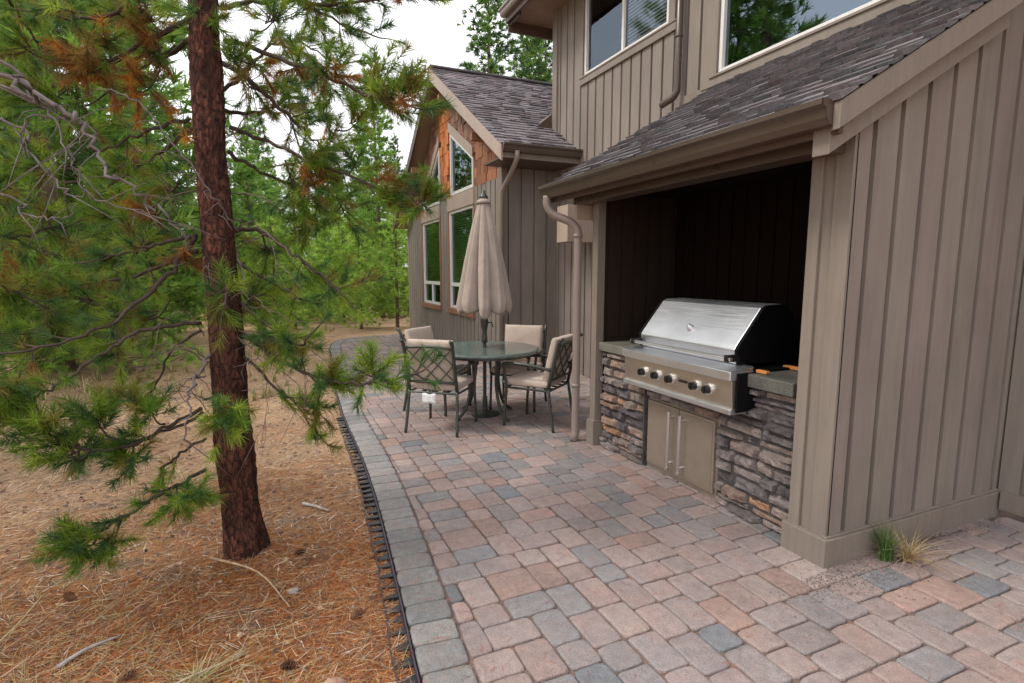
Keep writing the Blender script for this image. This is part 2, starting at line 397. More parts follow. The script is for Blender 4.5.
# --- shingle roofs
def roof(name, O, du, dv, nu, U0, U1, L, clip=None, tab=.15, exp_=.108, base=(.16, .148, .155)):
    "O eave origin, du along eave, dv up-slope (unit), L slope length"
    O, du, dv = Vector(O), Vector(du), Vector(dv); nn = du.cross(dv).normalized()
    if nn.z < 0: nn = -nn
    mb = MB(); rows = int(L/exp_)+1; R = random.Random(5)
    for i in range(rows):
        s = U0-(R.random()*tab)
        while s < U1:
            wd = tab*R.choice((.55, .8, 1.0, 1.3)); a, b = max(s, U0), min(s+wd, U1); s += wd
            if b-a < .01: continue
            l0 = i*exp_; l1 = min(l0+exp_*1.25, L)
            if clip and not clip((a+b)/2, l0): continue
            th = R.choice((.009, .014, .022)); g = R.uniform(.62, 1.25); w_ = R.uniform(-.02, .03)
            c = (base[0]*g+w_*.5, base[1]*g, base[2]*g, 1)
            jut = R.choice((0, 0, .012)); a2, b2 = a+.002, b-.002
            P = [O+du*a2+dv*(l0-jut), O+du*b2+dv*(l0-jut), O+du*b2+dv*l1, O+du*a2+dv*l1]
            q = [P[0]+nn*(th+.006), P[1]+nn*(th+.006), P[2]+nn*.001, P[3]+nn*.001]
            lo = [p-nn*.004 for p in P]
            mb.add(lo+q, [(0,3,2,1),(4,5,6,7),(0,1,5,4),(1,2,6,5),(2,3,7,6),(3,0,4,7)], c)
    return hp(mb, name, 'shingle')
p = math.atan(.575); cp, sp_ = math.cos(p), math.sin(p)
L1 = (4.19-2.26)/cp
roof('roof', (2.26, 0, 2.275), (0, 1, 0), (cp, 0, sp_), None, 1.655, 4.42, L1)
mb = MB(); mb.prism([(2.27, 1.69, 2.272), (4.18, 1.69, 2.272+.575*1.91), (4.18, 1.69, 2.24+.575*1.91), (2.27, 1.69, 2.24)], (0, 2.72, 0)); hp(mb, 'roof_deck', 'darktrim')
# rake boards on the near end
def sl(x, b): return b+.575*(x-2.26)
mb = MB(); mb.prism([(2.262, 1.665, 2.145), (3.66, 1.665, sl(3.66, 2.145)), (3.66, 1.665, sl(3.66, 2.262)), (2.262, 1.665, 2.262)], (0, .035, 0)); hp(mb, 'rake_board', 'trim', bevel=.004)
mb = MB(); mb.prism([(2.30, 1.735, 2.055), (3.60, 1.735, sl(3.60, 2.035)), (3.60, 1.735, sl(3.60, 2.20)), (2.30, 1.735, 2.20)], (0, .085, 0)); mb.prism([(2.29, 1.70, 2.15), (3.6, 1.70, sl(3.6, 2.15)), (3.6, 1.70, sl(3.6, 2.235)), (2.29, 1.70, 2.2)], (0, .03, 0)); hp(mb, 'rake_board', 'trim', bevel=.004)
mb = MB(); mb.prism([(2.262, 4.385, 2.13), (4.17, 4.385, sl(4.17, 2.13)), (4.17, 4.385, sl(4.17, 2.262)), (2.262, 4.385, 2.262)], (0, .03, 0)); hp(mb, 'rake_board', 'trim', bevel=.004)
# tall corner trim where the end wall rises past the roof
mb = MB(); mb.box(3.60, 1.79, 2.95, 3.68, 1.822, 5.5); hp(mb, 'corner_board', 'trim', bevel=.003)
# gutters
def gutter(a, b, out, name='gutter', h=.105, wd=.11, m='gutter'):
    a, b, out = Vector(a), Vector(b), Vector(out)
    pr = [(0, 0), (0, -h), (wd*.55, -h), (wd*.72, -h*.72), (wd*.80, -h*.35), (wd, -h*.22), (wd, 0), (wd-.012, 0), (wd-.012, -h*.15), (wd*.70, -h*.35), (wd*.55, -h*.85), (.012, -h*.85), (.012, 0)]
    mb = MB(); k = len(pr); P0 = [a+out*x+Vector((0, 0, z)) for x, z in pr]; e = b-a
    V = P0+[q+e for q in P0]; F = [(i, (i+1) % k, k+(i+1) % k, k+i) for i in range(k)]
    mb.add(V, F)
    end = [(0, 0), (0, -h), (wd*.55, -h), (wd*.72, -h*.72), (wd*.80, -h*.35), (wd, -h*.22), (wd, 0)]
    for q, s in ((a, 1), (b, -1)):
        mb.prism([q+out*x+Vector((0, 0, z)) for x, z in end], (b-a).normalized()*s*.004)
    return hp(mb, name, m)
gutter((2.305, 1.70, 2.275), (2.305, 4.44, 2.275), (-1, 0, 0))
mb = MB(); mb.box(2.307, 1.70, 2.14, 2.335, 4.40, 2.245); mb.box(2.335, 1.72, 2.205, 2.41, 4.4, 2.215); hp(mb, 'fascia', 'darktrim')
# alcove downspout with its double elbow
mb = MB(); mb.tube(crom([(2.25, 4.36, 2.19), (2.25, 4.36, 2.11), (2.30, 4.33, 2.03), (2.41, 4.25, 1.97), (2.47, 4.21, 1.90), (2.475, 4.205, 1.80)], 5)+[Vector((2.475, 4.205, .12)), Vector((2.475, 4.205, .06)), Vector((2.45, 4.20, .0))], .036, 12)
for z in (1.83, .5): mb.tube([(2.475, 4.205, z), (2.475, 4.205, z+.03)], .041, 12)
hp(mb, 'downspout', 'downspout', smooth=True)
mb = MB(); mb.box(2.44, 4.17, 1.98, 2.62, 4.195, 2.16); hp(mb, 'fascia', 'cream', bevel=.003)
# boxed vent hood on the wall behind
mb = MB(); mb.box(3.66, 6.50, 1.93, 4.17, 6.80, 2.42); hp(mb, 'wall_box', 'cream', bevel=.006)

# --- windows of the upper storey
def win(y0, y1, z0, z1, x=4.2, mull=(), name='window', fr=.045, blind=None, sash=None, dep=.06):
    "rectangular window in a wall facing -x: frame mesh with pane and blind children"
    mb = MB(); a, b = x-.022, x+.05
    mb.box(a, y0, z0, b, y1, z0+fr); mb.box(a, y0, z1-fr, b, y1, z1); mb.box(a, y0, z0+fr, b, y0+fr, z1-fr); mb.box(a, y1-fr, z0+fr, b, y1, z1-fr)
    for q in mull: mb.box(a+.008, q-.022, z0+fr, b, q+.022, z1-fr)
    if sash:
        mb.box(a+.004, y0+fr, sash-.035, b, y1-fr, sash+.035); c = (y0+y1)/2; mb.box(a+.004, c-.03, z0+fr, b, c+.03, sash-.035)
    f = hp(mb, name, 'vinyl', bevel=.004)
    g = MB(); g.add([(x+.018, y0+fr, z0+fr), (x+.018, y1-fr, z0+fr), (x+.018, y1-fr, z1-fr), (x+.018, y0+fr, z1-fr)], [(3, 2, 1, 0)])
    sub(g, 'pane', ('glass_green' if sash else 'glass_clear') if blind else 'glass', f)
    if blind:
        g = MB(); z = blind[0]
        while z < blind[1]:
            g.prism([(x+.045, blind[2], z), (x+.065, blind[2], z+.036), (x+.067, blind[2], z+.036), (x+.047, blind[2], z)], (0, blind[3]-blind[2], 0)); z += .042
        sub(g, 'blind', 'blind', f)
    g = MB(); g.box(x+.45, y0-.4, z0-.4, x+.5, y1+.4, z1+.3); g.box(x+.06, y0-.42, z0-.4, x+.5, y0-.38, z1+.3); g.box(x+.06, y1+.38, z0-.4, x+.5, y1+.42, z1+.3); g.box(x+.06, y0-.4, z0-.42, x+.5, y1+.4, z0-.38); g.box(x+.06, y0-.4, z1+.3, x+.5, y1+.4, z1+.34)
    sub(g, 'reveal', 'room', f)
    return f
win(5.2, 7.0, 4.25, 5.34, mull=(6.1,), blind=(4.30, 5.30, 5.25, 6.10))
win(2.5, 4.42, 3.48, 5.1)
mb = MB(); mb.box(4.145, 5.0, 4.14, 4.178, 7.06, 4.248); mb.box(4.135, 5.0, 4.225, 4.177, 7.06, 4.245); mb.box(4.15, 7.0, 4.25, 4.178, 7.08, 5.4); hp(mb, 'window_trim', 'trim', bevel=.003)
mb = MB(); mb.box(4.145, 2.4, 3.375, 4.178, 4.62, 3.478); mb.box(4.13, 2.4, 3.455, 4.177, 4.50, 3.478); mb.box(4.15, 4.42, 3.478, 4.178, 4.60, 5.2); mb.box(4.155, 1.85, 3.30, 4.18, 4.9, 3.40); hp(mb, 'window_trim', 'trim', bevel=.003)
mb = MB(); mb.tube([(4.10, 4.93, 5.4), (4.10, 4.93, 3.52)]+crom([(4.10, 4.93, 3.46), (4.08, 4.97, 3.40), (4.06, 5.04, 3.375), (4.05, 5.12, 3.355)], 4), .038, 10)
for z in (5.0, 4.0): mb.tube([(4.10, 4.93, z), (4.10, 4.93, z+.03)], .043, 10)
hp(mb, 'downspout', 'gutter', smooth=True)

# --- upper eave
mb = MB(); mb.box(3.62, 1.2, 5.44, 4.2, 8.38, 5.47); mb.box(4.2, 7.9, 5.44, 9, 8.38, 5.47); hp(mb, 'soffit', 'soffit')
mb = MB(); mb.box(3.58, 1.2, 5.40, 3.62, 8.42, 5.60); mb.box(3.62, 8.38, 5.28, 9, 8.42, 5.60); mb.box(3.63, 8.0, 5.36, 3.66, 8.38, 5.44); hp(mb, 'fascia', 'darktrim')
gutter((3.58, 1.2, 5.60), (3.58, 8.46, 5.60), (-1, 0, 0), m='downspout')
mb = MB(); mb.prism([(3.5, 1.2, 5.6), (9, 1.2, 8.3), (9, 1.2, 8.2), (3.6, 1.2, 5.56)], (0, 7.25, 0), (.16, .15, .155, 1)); hp(mb, 'roof', 'shingle')

# ================================================================== GABLED WING (x = 3.27)
GX = 3.27; AP = (10.6, 5.24)
topR = lin((7.1, 3.13), AP); topL = lin(AP, (14.35, 2.61))
gt = lambda s: (topR(s) if s < AP[0] else topL(s))
wRu = (9.07, 10.36, K(2.97), lin((9.07, 3.48), (10.36, 4.15))); wLu = (11.1, 12.45, K(2.92), lin((11.1, 4.02), (12.45, 2.98)))
wRl = (9.06, 10.46, K(.82), K(2.68)); wLl = (11.13, 12.5, K(.82), K(2.62))
hp(siding((GX, 0), (0, 1), (-1, 0), 7.8, 14.0, 0, K(2.96), [(wRu[0], wRu[1], K(2.6), K(3.2)), (wLu[0], wLu[1], K(2.6), K(3.2)), wRl, wLl], phase=.02), 'wall', 'siding')
# cedar shingles above, laid in courses
mb = MB(); R = random.Random(3)
mb2 = siding((GX, 0), (0, 1), (-1, 0), 7.8, 14.0, K(2.96), lambda s: gt(s)-.02, [wRu, wLu], period=9, groove=9, knots=(AP[0],))
z = 2.96; i = 0
while z < 5.2:
    y = 7.8-R.random()*.2
    while y < 14.0:
        wd = R.uniform(.09, .22); a, b = max(7.8, y+.003), min(14.0, y+wd-.003); y += wd
        if b-a < .02: continue
        c_ = (a+b)/2; zt = min(z+.155, gt(a)-.03, gt(b)-.03)
        bad = False
        for h in (wRu, wLu):
            if a < h[1]+.02 and b > h[0]-.02:
                hi = max(h[3](max(h[0], min(h[1], a))), h[3](max(h[0], min(h[1], b))))
                if z < hi-.02: bad = True
        if bad or zt-z < .03: continue
        g = R.uniform(.62, 1.3)
        near = 10.36 < c_ < 11.1
        base = (.56, .19, .06) if near else (.34, .14, .075) if c_ < 9.1 else (.27, .14, .095)
        j = R.uniform(0, .012)
        mb.prism([(GX-.001, a, z-j), (GX-.001, b, z-j), (GX-.001, b, zt), (GX-.001, a, zt)], (-R.uniform(.014, .036), 0, 0), (base[0]*g, base[1]*g*R.uniform(.9, 1.1), base[2]*g, 1))
    z += .145
w_ = hp(mb2, 'gable_wall', 'cedar'); 
for q in w_.data.attributes['Col'].data: q.color = (.2, .09, .05, 1)
sub(mb, 'shingle_cladding', 'cedar', w_)
# gable windows
def polywin(h, name='window'):
    y0, y1 = h[0], h[1]; zb = h[2](y0); za, zc = h[3](y0), h[3](y1); fr = .055
    O = [(y0, zb), (y1, zb), (y1, zc), (y0, za)]; I = [(y0+fr, zb+fr), (y1-fr, zb+fr), (y1-fr, max(zb+fr+.002, h[3](y1-fr)-fr*1.1)), (y0+fr, max(zb+fr+.002, h[3](y0+fr)-fr*1.1))]
    mb = MB()
    for i in range(4):
        j = (i+1) % 4
        if abs(O[i][0]-O[j][0])+abs(O[i][1]-O[j][1]) < .08: continue
        mb.prism([(GX-.025, *O[i]), (GX-.025, *O[j]), (GX-.025, *I[j]), (GX-.025, *I[i])], (.08, 0, 0))
    f = hp(mb, name, 'vinyl')
    g = MB(); g.add([(GX+.015, *q) for q in I], [(3, 2, 1, 0)]); sub(g, 'pane', 'glass', f)
    g = MB(); g.box(GX+.40, y0-.2, zb-.2, GX+.45, y1+.2, max(za, zc)+.2); sub(g, 'reveal', 'room', f)
polywin(wRu); polywin(wLu)
win(9.06, 10.46, .82, 2.68, GX, fr=.05, sash=1.28, blind=(1.32, 2.64, 9.12, 10.40))
win(11.13, 12.5, .82, 2.62, GX, fr=.05, sash=1.28, blind=(1.32, 2.58, 11.2, 12.45))
mb = MB()
for a, b, c_ in ((9.0, 10.52, 2.7), (11.07, 12.56, 2.64)):
    mb.box(GX-.05, a, c_-.02, GX-.021, b, c_+.25)
mb.box(GX-.045, 10.50, 2.96, GX-.021, 11.09, 3.02)
hp(mb, 'window_band', 'cream', bevel=.003)
mb = MB()
for a, b in ((8.98, 10.54), (11.05, 12.58)):
    mb.box(GX-.07, a, .72, GX-.021, b, .815); mb.box(GX-.04, a, .815, GX-.021, a+.07, 2.66); mb.box(GX-.04, b-.07, .815, GX-.021, b, 2.66)
hp(mb, 'window_sill', 'wood', bevel=.003)
# casing boards above the raked windows
mb = MB()
for h in (wRu, wLu):
    a, b = h[0]-.03, h[1]+.03; f = h[3]
    e = lambda s: f(min(max(s, h[0]), h[1]))+(s-min(max(s, h[0]), h[1]))*(f(h[1])-f(h[0]))/(h[1]-h[0])
    mb.prism([(GX-.05, a, e(a)+.005), (GX-.05, b, e(b)+.005), (GX-.05, b, e(b)+.17), (GX-.05, a, e(a)+.17)], (.028, 0, 0))
hp(mb, 'window_casing', 'cream', bevel=.003)
# corner boards and side wall of the wing
for q in ((GX-.03, 7.775, 0, GX+.07, 7.90, 3.1), (GX-.03, 13.93, 0, GX+.05, 14.03, 2.8)): mb = MB(); mb.box(*q); hp(mb, 'corner_board', 'siding', bevel=.003)
hp(siding((0, 7.8), (1, 0), (0, -1), GX+.07, 4.17, 0, 3.12, phase=.02, period=.22), 'wall', 'siding')
mb = MB(); mb.box(GX-.02, 14.0, 0, 8, 14.03, 2.7); hp(mb, 'wall', 'siding')
# wing roof
OV = 2.93
aR = math.atan((AP[1]+.12-3.25)/(AP[0]-7.08)); LR = (AP[0]-7.08)/math.cos(aR)
roof('roof', (0, 7.08, 3.25), (1, 0, 0), (0, math.cos(aR), math.sin(aR)), None, OV, 8.0, LR, clip=lambda s, l: not (s > 4.2 and 7.08+l*math.cos(aR) < 7.75), tab=.2, exp_=.125, base=(.20, .18, .19))
aL = math.atan((AP[1]+.12-2.70)/(14.35-AP[0])); LL = (14.35-AP[0])/math.cos(aL)
roof('roof', (0, 14.35, 2.70), (1, 0, 0), (0, -math.cos(aL), math.sin(aL)), None, OV, 6.0, LL, tab=.4, exp_=.2)
mb = MB()
mb.prism([(OV+.03, 7.1, 3.24), (OV+.03, AP[0], AP[1]+.11), (OV+.03, 14.33, 2.68), (OV+.03, 14.33, 2.62), (OV+.03, AP[0], AP[1]+.04), (OV+.03, 7.1, 3.17)], (1.2, 0, 0))
mb.prism([(4.23, 7.9, 3.70), (4.23, AP[0], AP[1]+.10), (4.23, 14.33, 2.68), (4.23, 14.33, 2.62), (4.23, AP[0], AP[1]+.04), (4.23, 7.9, 3.64)], (3.7, 0, 0)); hp(mb, 'roof_deck', 'soffit')
mb = MB(); mb.prism([(OV, 7.06, 3.235), (OV, AP[0], AP[1]+.105), (OV, AP[0], AP[1]-.11), (OV, 7.06, 3.03)], (.03, 0, 0)); hp(mb, 'rake_board', 'cream', bevel=.003)
mb = MB(); mb.prism([(OV, AP[0], AP[1]+.105), (OV, 14.35, 2.69), (OV, 14.35, 2.49), (OV, AP[0], AP[1]-.11)], (.03, 0, 0)); hp(mb, 'rake_board', 'darktrim', bevel=.003)
mb = MB(); mb.box(OV-.01, AP[0]-.12, AP[1]+.10, 8.0, AP[0]+.12, AP[1]+.145, (.12, .11, .115, 1)); hp(mb, 'ridge_cap', 'shingle', bevel=.02)
for y, z in ((8.35, 3.62), (10.1, 4.68), (10.85, 4.7), (12.3, 3.75), (13.6, 2.9)): mb = MB(); mb.box(OV+.03, y-.04, z-.06, GX-.02, y+.05, z+.06); hp(mb, 'bracket', 'wood', bevel=.004)
gutter((OV+.02, 7.09, 3.26), (4.17, 7.09, 3.26), (0, -1, 0))
mb = MB(); mb.box(OV+.03, 7.09, 3.08, 4.17, 7.12, 3.20); hp(mb, 'fascia', 'trim'); mb = MB(); mb.box(OV+.03, 7.12, 3.08, 4.17, 7.79, 3.10); hp(mb, 'soffit', 'darktrim')
mb = MB(); mb.tube(crom([(3.16, 7.03, 3.17), (3.16, 7.05, 3.06), (3.18, 7.30, 2.90), (3.20, 7.62, 2.74), (3.205, 7.70, 2.62)], 5)+[Vector((3.205, 7.71, .1))], .036, 10); hp(mb, 'downspout', 'downspout', smooth=True)
mb = MB(); mb.prism([(3.80, 7.9, 3.70), (4.16, 7.9, 3.72), (4.16, 7.9, 3.98)], (0, .35, 0)); hp(mb, 'flashing', 'darktrim')

# ================================================================== GRILL ISLAND
isl = empty('grill_island', (2.62, 3.0, 0)); tag(isl, 'stacked ledge stone grill island with slate counter and two steel doors inside the alcove', 'grill island')
IPI = Matrix.Translation((-2.62, -3.0, 0))
def ip(mb, name, m, par=None, **k):
    o = mb.build(name, M[m], None, **k); o.parent = par or isl
    if not par: o.matrix_parent_inverse = IPI
    return o
STC = [(.24, .195, .175), (.20, .165, .155), (.30, .235, .20), (.15, .13, .13), (.30, .20, .15), (.36, .20, .12), (.27, .19, .155), (.22, .18, .17), (.11, .095, .098), (.28, .225, .20), (.26, .20, .175)]
def ledge(mb, y0, y1, z0, z1, x, seed, side=None):
    R = random.Random(seed); z = z0
    while z < z1-.012:
        h = R.choice((.036, .048, .058, .070, .085)); h = min(h, z1-z)
        if z1-z-h < .02: h = z1-z
        y = y0
        while y < y1-.005:
            wd = R.uniform(.16, .42) if h < .05 else R.uniform(.10, .28)
            wd = min(wd, y1-y)
            if y1-y-wd < .06: wd = y1-y
            c = R.choice(STC); g = R.uniform(.75, 1.2); c = (c[0]*g, c[1]*g, c[2]*g, 1)
            pr_ = R.uniform(.008, .060); nx, nz = 10, 4; V = []; sd_ = R.uniform(0, 99)
            tl = R.uniform(-.009, .009)
            for j in range(nz+1):
                for i in range(nx+1):
                    u, v = i/nx, j/nz
                    e = min(u, 1-u)*wd; f = min(v, 1-v)*h
                    ed = min(1, e/.007)*min(1, f/.006)
                    nq = noise.noise(Vector((sd_+u*wd*18, v*h*30, sd_)))*.012+noise.noise(Vector((sd_+u*wd*50, v*h*80, sd_)))*.008
                    yy = y+.002+u*(wd-.004); zz = z+.001+v*(h-.002)+tl*(u-.5)+.004*noise.noise(Vector((u*wd*25+sd_, v*3, 7)))
                    V.append((x-(pr_+nq)*(.25+.75*ed) if ed > 0 else x+.01, yy, zz))
            F = [(j*(nx+1)+i, (j+1)*(nx+1)+i, (j+1)*(nx+1)+i+1, j*(nx+1)+i+1) for j in range(nz) for i in range(nx)]
            mb.add(V, F, c); y += wd
        z += h
    return mb
mb = ledge(MB(), 3.42, 4.0, 0.0, .85, 2.645, 1); mb.box(2.64, 3.42, 0, 3.2, 4.0, .83, (.08, .07, .068, 1)); ip(mb, 'stone_veneer', 'stone')
mb = ledge(MB(), 2.065, 2.66, 0.0, .843, 2.675, 22); mb.box(2.67, 2.065, 0, 3.2, 2.66, .83, (.08, .07, .068, 1)); ip(mb, 'stone_veneer', 'stone')
mb = ledge(MB(), 2.665, 3.415, .56, .69, 2.68, 9); mb.box(2.675, 2.665, .56, 3.1, 3.415, .69, (.05, .045, .05, 1)); ip(mb, 'stone_veneer', 'stone')
mb = MB(); mb.box(2.59, 3.51, .852, 3.36, 4.02, .925, (.19, .185, .15, 1)); mb.box(2.60, 2.075, .845, 3.36, 2.40, .925, (.115, .115, .10, 1)); mb.box(3.25, 2.40, .832, 3.36, 3.51, .925, (.1, .11, .1, 1)); ip(mb, 'countertop', 'slab', bevel=.008)
mb = MB(); mb.box(2.675, 2.665, 0, 2.70, 3.415, .56); ip(mb, 'door_surround', 'door', bevel=.003)
for y0, y1, hy in ((3.045, 3.395, 3.10), (2.685, 3.035, 2.98)):
    mb = MB(); mb.box(2.655, y0, .045, 2.674, y1, .545); mb.box(2.651, y0+.02, .065, 2.656, y1-.02, .525); d_ = ip(mb, 'door', 'door', bevel=.004)
    mb = MB(); mb.tube([(2.61, hy, .09), (2.61, hy, .52)], .011, 10); 
    for z in (.13, .48): mb.tube([(2.61, hy, z), (2.654, hy, z)], .008, 8)
    mb.box(2.60, hy-.013, .075, 2.622, hy+.013, .10); ip(mb, 'handle', 'chrome', d_, smooth=False)

# ================================================================== GRILL
gr = empty('gas_grill', (2.6, 3.0, .7)); tag(gr, 'built-in stainless steel gas grill with closed hood and five black knobs', 'grill')
GPI = Matrix.Translation((-2.6, -3.0, -.7))
def gp(mb, name, m, par=None, **k):
    o = mb.build(name, M[m], None, **k); o.parent = par or gr
    if not par: o.matrix_parent_inverse = GPI
    return o
ya, yb = 2.40, 3.50
mb = MB(); mb.prism([(2.505, ya+.006, .705), (2.49, ya+.006, .89), (2.68, ya+.006, .89), (2.68, ya+.006, .705)], (0, yb-ya-.012, 0)); pan = gp(mb, 'control_panel', 'steelw', bevel=.003)
mb = MB(); mb.box(2.47, ya, .885, 2.66, yb, .945); mb.box(2.485, ya+.003, .675, 2.68, yb-.003, .71); mb.prism([(2.47, ya, .945), (2.66, ya, .965), (2.66, ya, .945)], (0, yb-ya, 0)); gp(mb, 'bull_nose', 'steel', bevel=.006)
mb = MB(); mb.box(2.52, ya-.012, .69, 2.70, ya-.003, .93); mb.box(2.66, ya-.02, .70, 3.25, yb-.003, .94); gp(mb, 'firebox', 'ducts', bevel=.003)
mb = MB(); hb = [(2.615, .965), (2.595, 1.055), (2.615, 1.085), (2.80, 1.310), (2.83, 1.325), (2.99, 1.33), (3.06, 1.26), (3.08, .965)]
mb.prism([(x, 2.50, z) for x, z in hb], (0, .94, 0)); hood = gp(mb, 'hood', 'steel', bevel=.006)
mb = MB(); mb.prism([(x, 3.442, z) for x, z in hb], (0, .022, 0)); gp(mb, 'hood_end', 'ducts', hood)
mb = MB(); mb.prism([(x, 2.476, z) for x, z in hb], (0, .022, 0)); gp(mb, 'hood_end', 'ducts', hood)
mb = MB(); mb.tube([(2.535, 2.46, 1.005), (2.535, 3.47, 1.005)], .0125, 12); gp(mb, 'handle', 'chrome', hood, smooth=False)
for y in (2.475, 3.425): mb = MB(); mb.prism([(2.515, y, .985), (2.515, y, 1.03), (2.62, y, 1.03), (2.62, y, .985)], (0, .03, 0)); gp(mb, 'handle_bracket', 'black', hood, bevel=.006)
mb = MB(); nv = Vector((-.225, 0, .185)).normalized(); c_ = Vector((2.665, 2.97, 1.146)); mb.tube([c_, c_+nv*.028], [.026, .024], 16); mb.tube([c_+nv*.029, c_+nv*.034], [.018, .014], 16, (0, 0, 0, 1)); gp(mb, 'thermometer', 'chrome', hood)
for y in (3.25, 3.10, 2.95, 2.71, 2.59):
    mb = MB(); mb.tube([(2.50, y, .80), (2.478, y, .80)], [.038, .034], 20); b_ = gp(mb, 'knob_bezel', 'chrome', pan)
    mb = MB(); mb.tube([(2.478, y, .80), (2.45, y, .80)], [.028, .025], 16); mb.box(2.444, y-.006, .78, 2.452, y+.006, .822); gp(mb, 'knob', 'black', pan, bevel=.002)
mb = MB(); mb.box(2.488, 2.79, .798, 2.4945, 2.87, .812); gp(mb, 'badge', 'black', pan)
mb = MB(); mb.prism([(2.95, 2.10, .930), (2.99, 2.10, .930), (2.99, 2.10, .948), (2.95, 2.10, .948)], (-.01, .33, 0)); o = mb.build('orange_bar', M['orange'], bevel=.002); tag(o, 'long orange bar lying on the counter beside the grill hood', 'wooden stick')  # plain orange bar on the counter
mb = MB(); mb.prism([(2.66, 2.475, .930), (2.69, 2.475, .930), (2.69, 2.475, .95), (2.66, 2.475, .95)], (.015, .06, 0)); 
mb = MB(); mb.box(2.66, 2.31, .930, 2.69, 2.385, .948); o = mb.build('orange_block', M['orange'], bevel=.002); tag(o, 'short orange block on the counter at the right front edge of the grill', 'wooden block')  # plain orange block near the counter front

# ================================================================== TABLE, UMBRELLA, CHAIRS
TX, TY = 2.04, 5.38
tb = empty('patio_table', (TX, TY, 0)); tag(tb, 'round grey green patio table with cast metal legs between four chairs', 'table')
mb = MB(); mb.lathe([(.555, .695), (.58, .70), (.585, .715), (.578, .728), (.56, .732), (0.03, .732)], n=64); t_ = mb.build('tabletop', M['tabletop'], tb, smooth=False)
mb = MB(); mb.lathe([(.50, .67), (.53, .67), (.53, .695), (.50, .695)], n=48); mb.build('apron', M['frame'], tb)
for k in range(4):
    a = math.radians(-72+90*k); dx, dy = math.cos(a), math.sin(a)
    mb = MB(); P = crom([(dx*.10, dy*.10, .68), (dx*.20, dy*.20, .60), (dx*.19, dy*.19, .35), (dx*.25, dy*.25, .12), (dx*.36, dy*.36, .01)], 6)
    mb.tube(P, [.017]*len(P), 8); mb.tube([(dx*.36, dy*.36, 0), (dx*.36, dy*.36, .02)], .028, 10); mb.build('leg', M['frame'], tb, smooth=True)
um = empty('patio_umbrella', (TX, TY, 0)); tag(um, 'closed taupe patio umbrella standing through the middle of the round table', 'umbrella')
mb = MB(); mb.tube([(0, 0, .02), (0, 0, 2.28)], .019, 12); mb.build('pole', M['frame'], um)
mb = MB(); mb.lathe([(.02, .78), (.035, .80), (.03, .84), (.022, .90), (.038, .96), (.042, 1.02), (.026, 1.10), (.02, 1.12)], n=14); mb.tube([(0, 0, 1.0), (.07, -.03, 1.0), (.09, -.03, .95)], .007, 6); mb.build('crank', M['frame'], um, smooth=True)
mb = MB(); mb.lathe([(.15, 0), (.155, .02), (.08, .04), (.03, .05), (.026, .2), (.02, .2)], n=28); mb.build('base', M['frame'], um, smooth=False)
mb = MB(); mb.lathe([(.02, 2.27), (.05, 2.285), (.045, 2.30), (.02, 2.33), (.018, 2.35), (.004, 2.37)], n=16); mb.build('finial', M['frame'], um, smooth=True)
NA, NZ = 128, 40; V = []; F = []
for j in range(NZ+1):
    t = j/NZ; z0 = 2.285-t*1.13; r0 = .035+.255*t**.85-(.035 if t > .93 else 0)*(t-.93)/.07
    for i in range(NA):
        a = 2*PI*i/NA; k = 8; ph = a*k+.5*math.sin(a*2+.7)+.35*math.sin(t*5+a*3)
        fold = abs(math.sin(ph/2+.25*math.sin(a*3+1)))**.6
        r = r0*1.08*(1-.60*t**.5*(1-fold)*(.8+.3*math.sin(a*2+.6)))+.006*math.sin(a*23+t*6)*t
        tw = a+.10*t*math.sin(a*2)
        z = z0-(.07*fold+.03*math.sin(a*3+1))*max(0, (t-.55)/.45)
        V.append((r*math.cos(tw), r*math.sin(tw), z))
for j in range(NZ):
    for i in range(NA): F.append((j*NA+i, (j+1)*NA+i, (j+1)*NA+(i+1) % NA, j*NA+(i+1) % NA))
base_n = len(V)
for j in range(3):     # hem turned up inside
    for i in range(NA):
        x, y, z = V[NZ*NA+i]; V.append((x*(.94-.2*j), y*(.94-.2*j), z+.01+.10*j))
for j in range(3):
    for i in range(NA):
        a0 = (NZ*NA if j == 0 else base_n+(j-1)*NA); b0 = base_n+j*NA
        F.append((a0+i, b0+i, b0+(i+1) % NA, a0+(i+1) % NA))
mesh_obj('canopy', V, F, M['canopy'], um, None, True)
mb = MB(); mb.lathe([(.035, 2.235), (.075, 2.225), (.065, 2.26), (.03, 2.275)], n=20); mb.build('cap', M['canopy'], um, smooth=True)

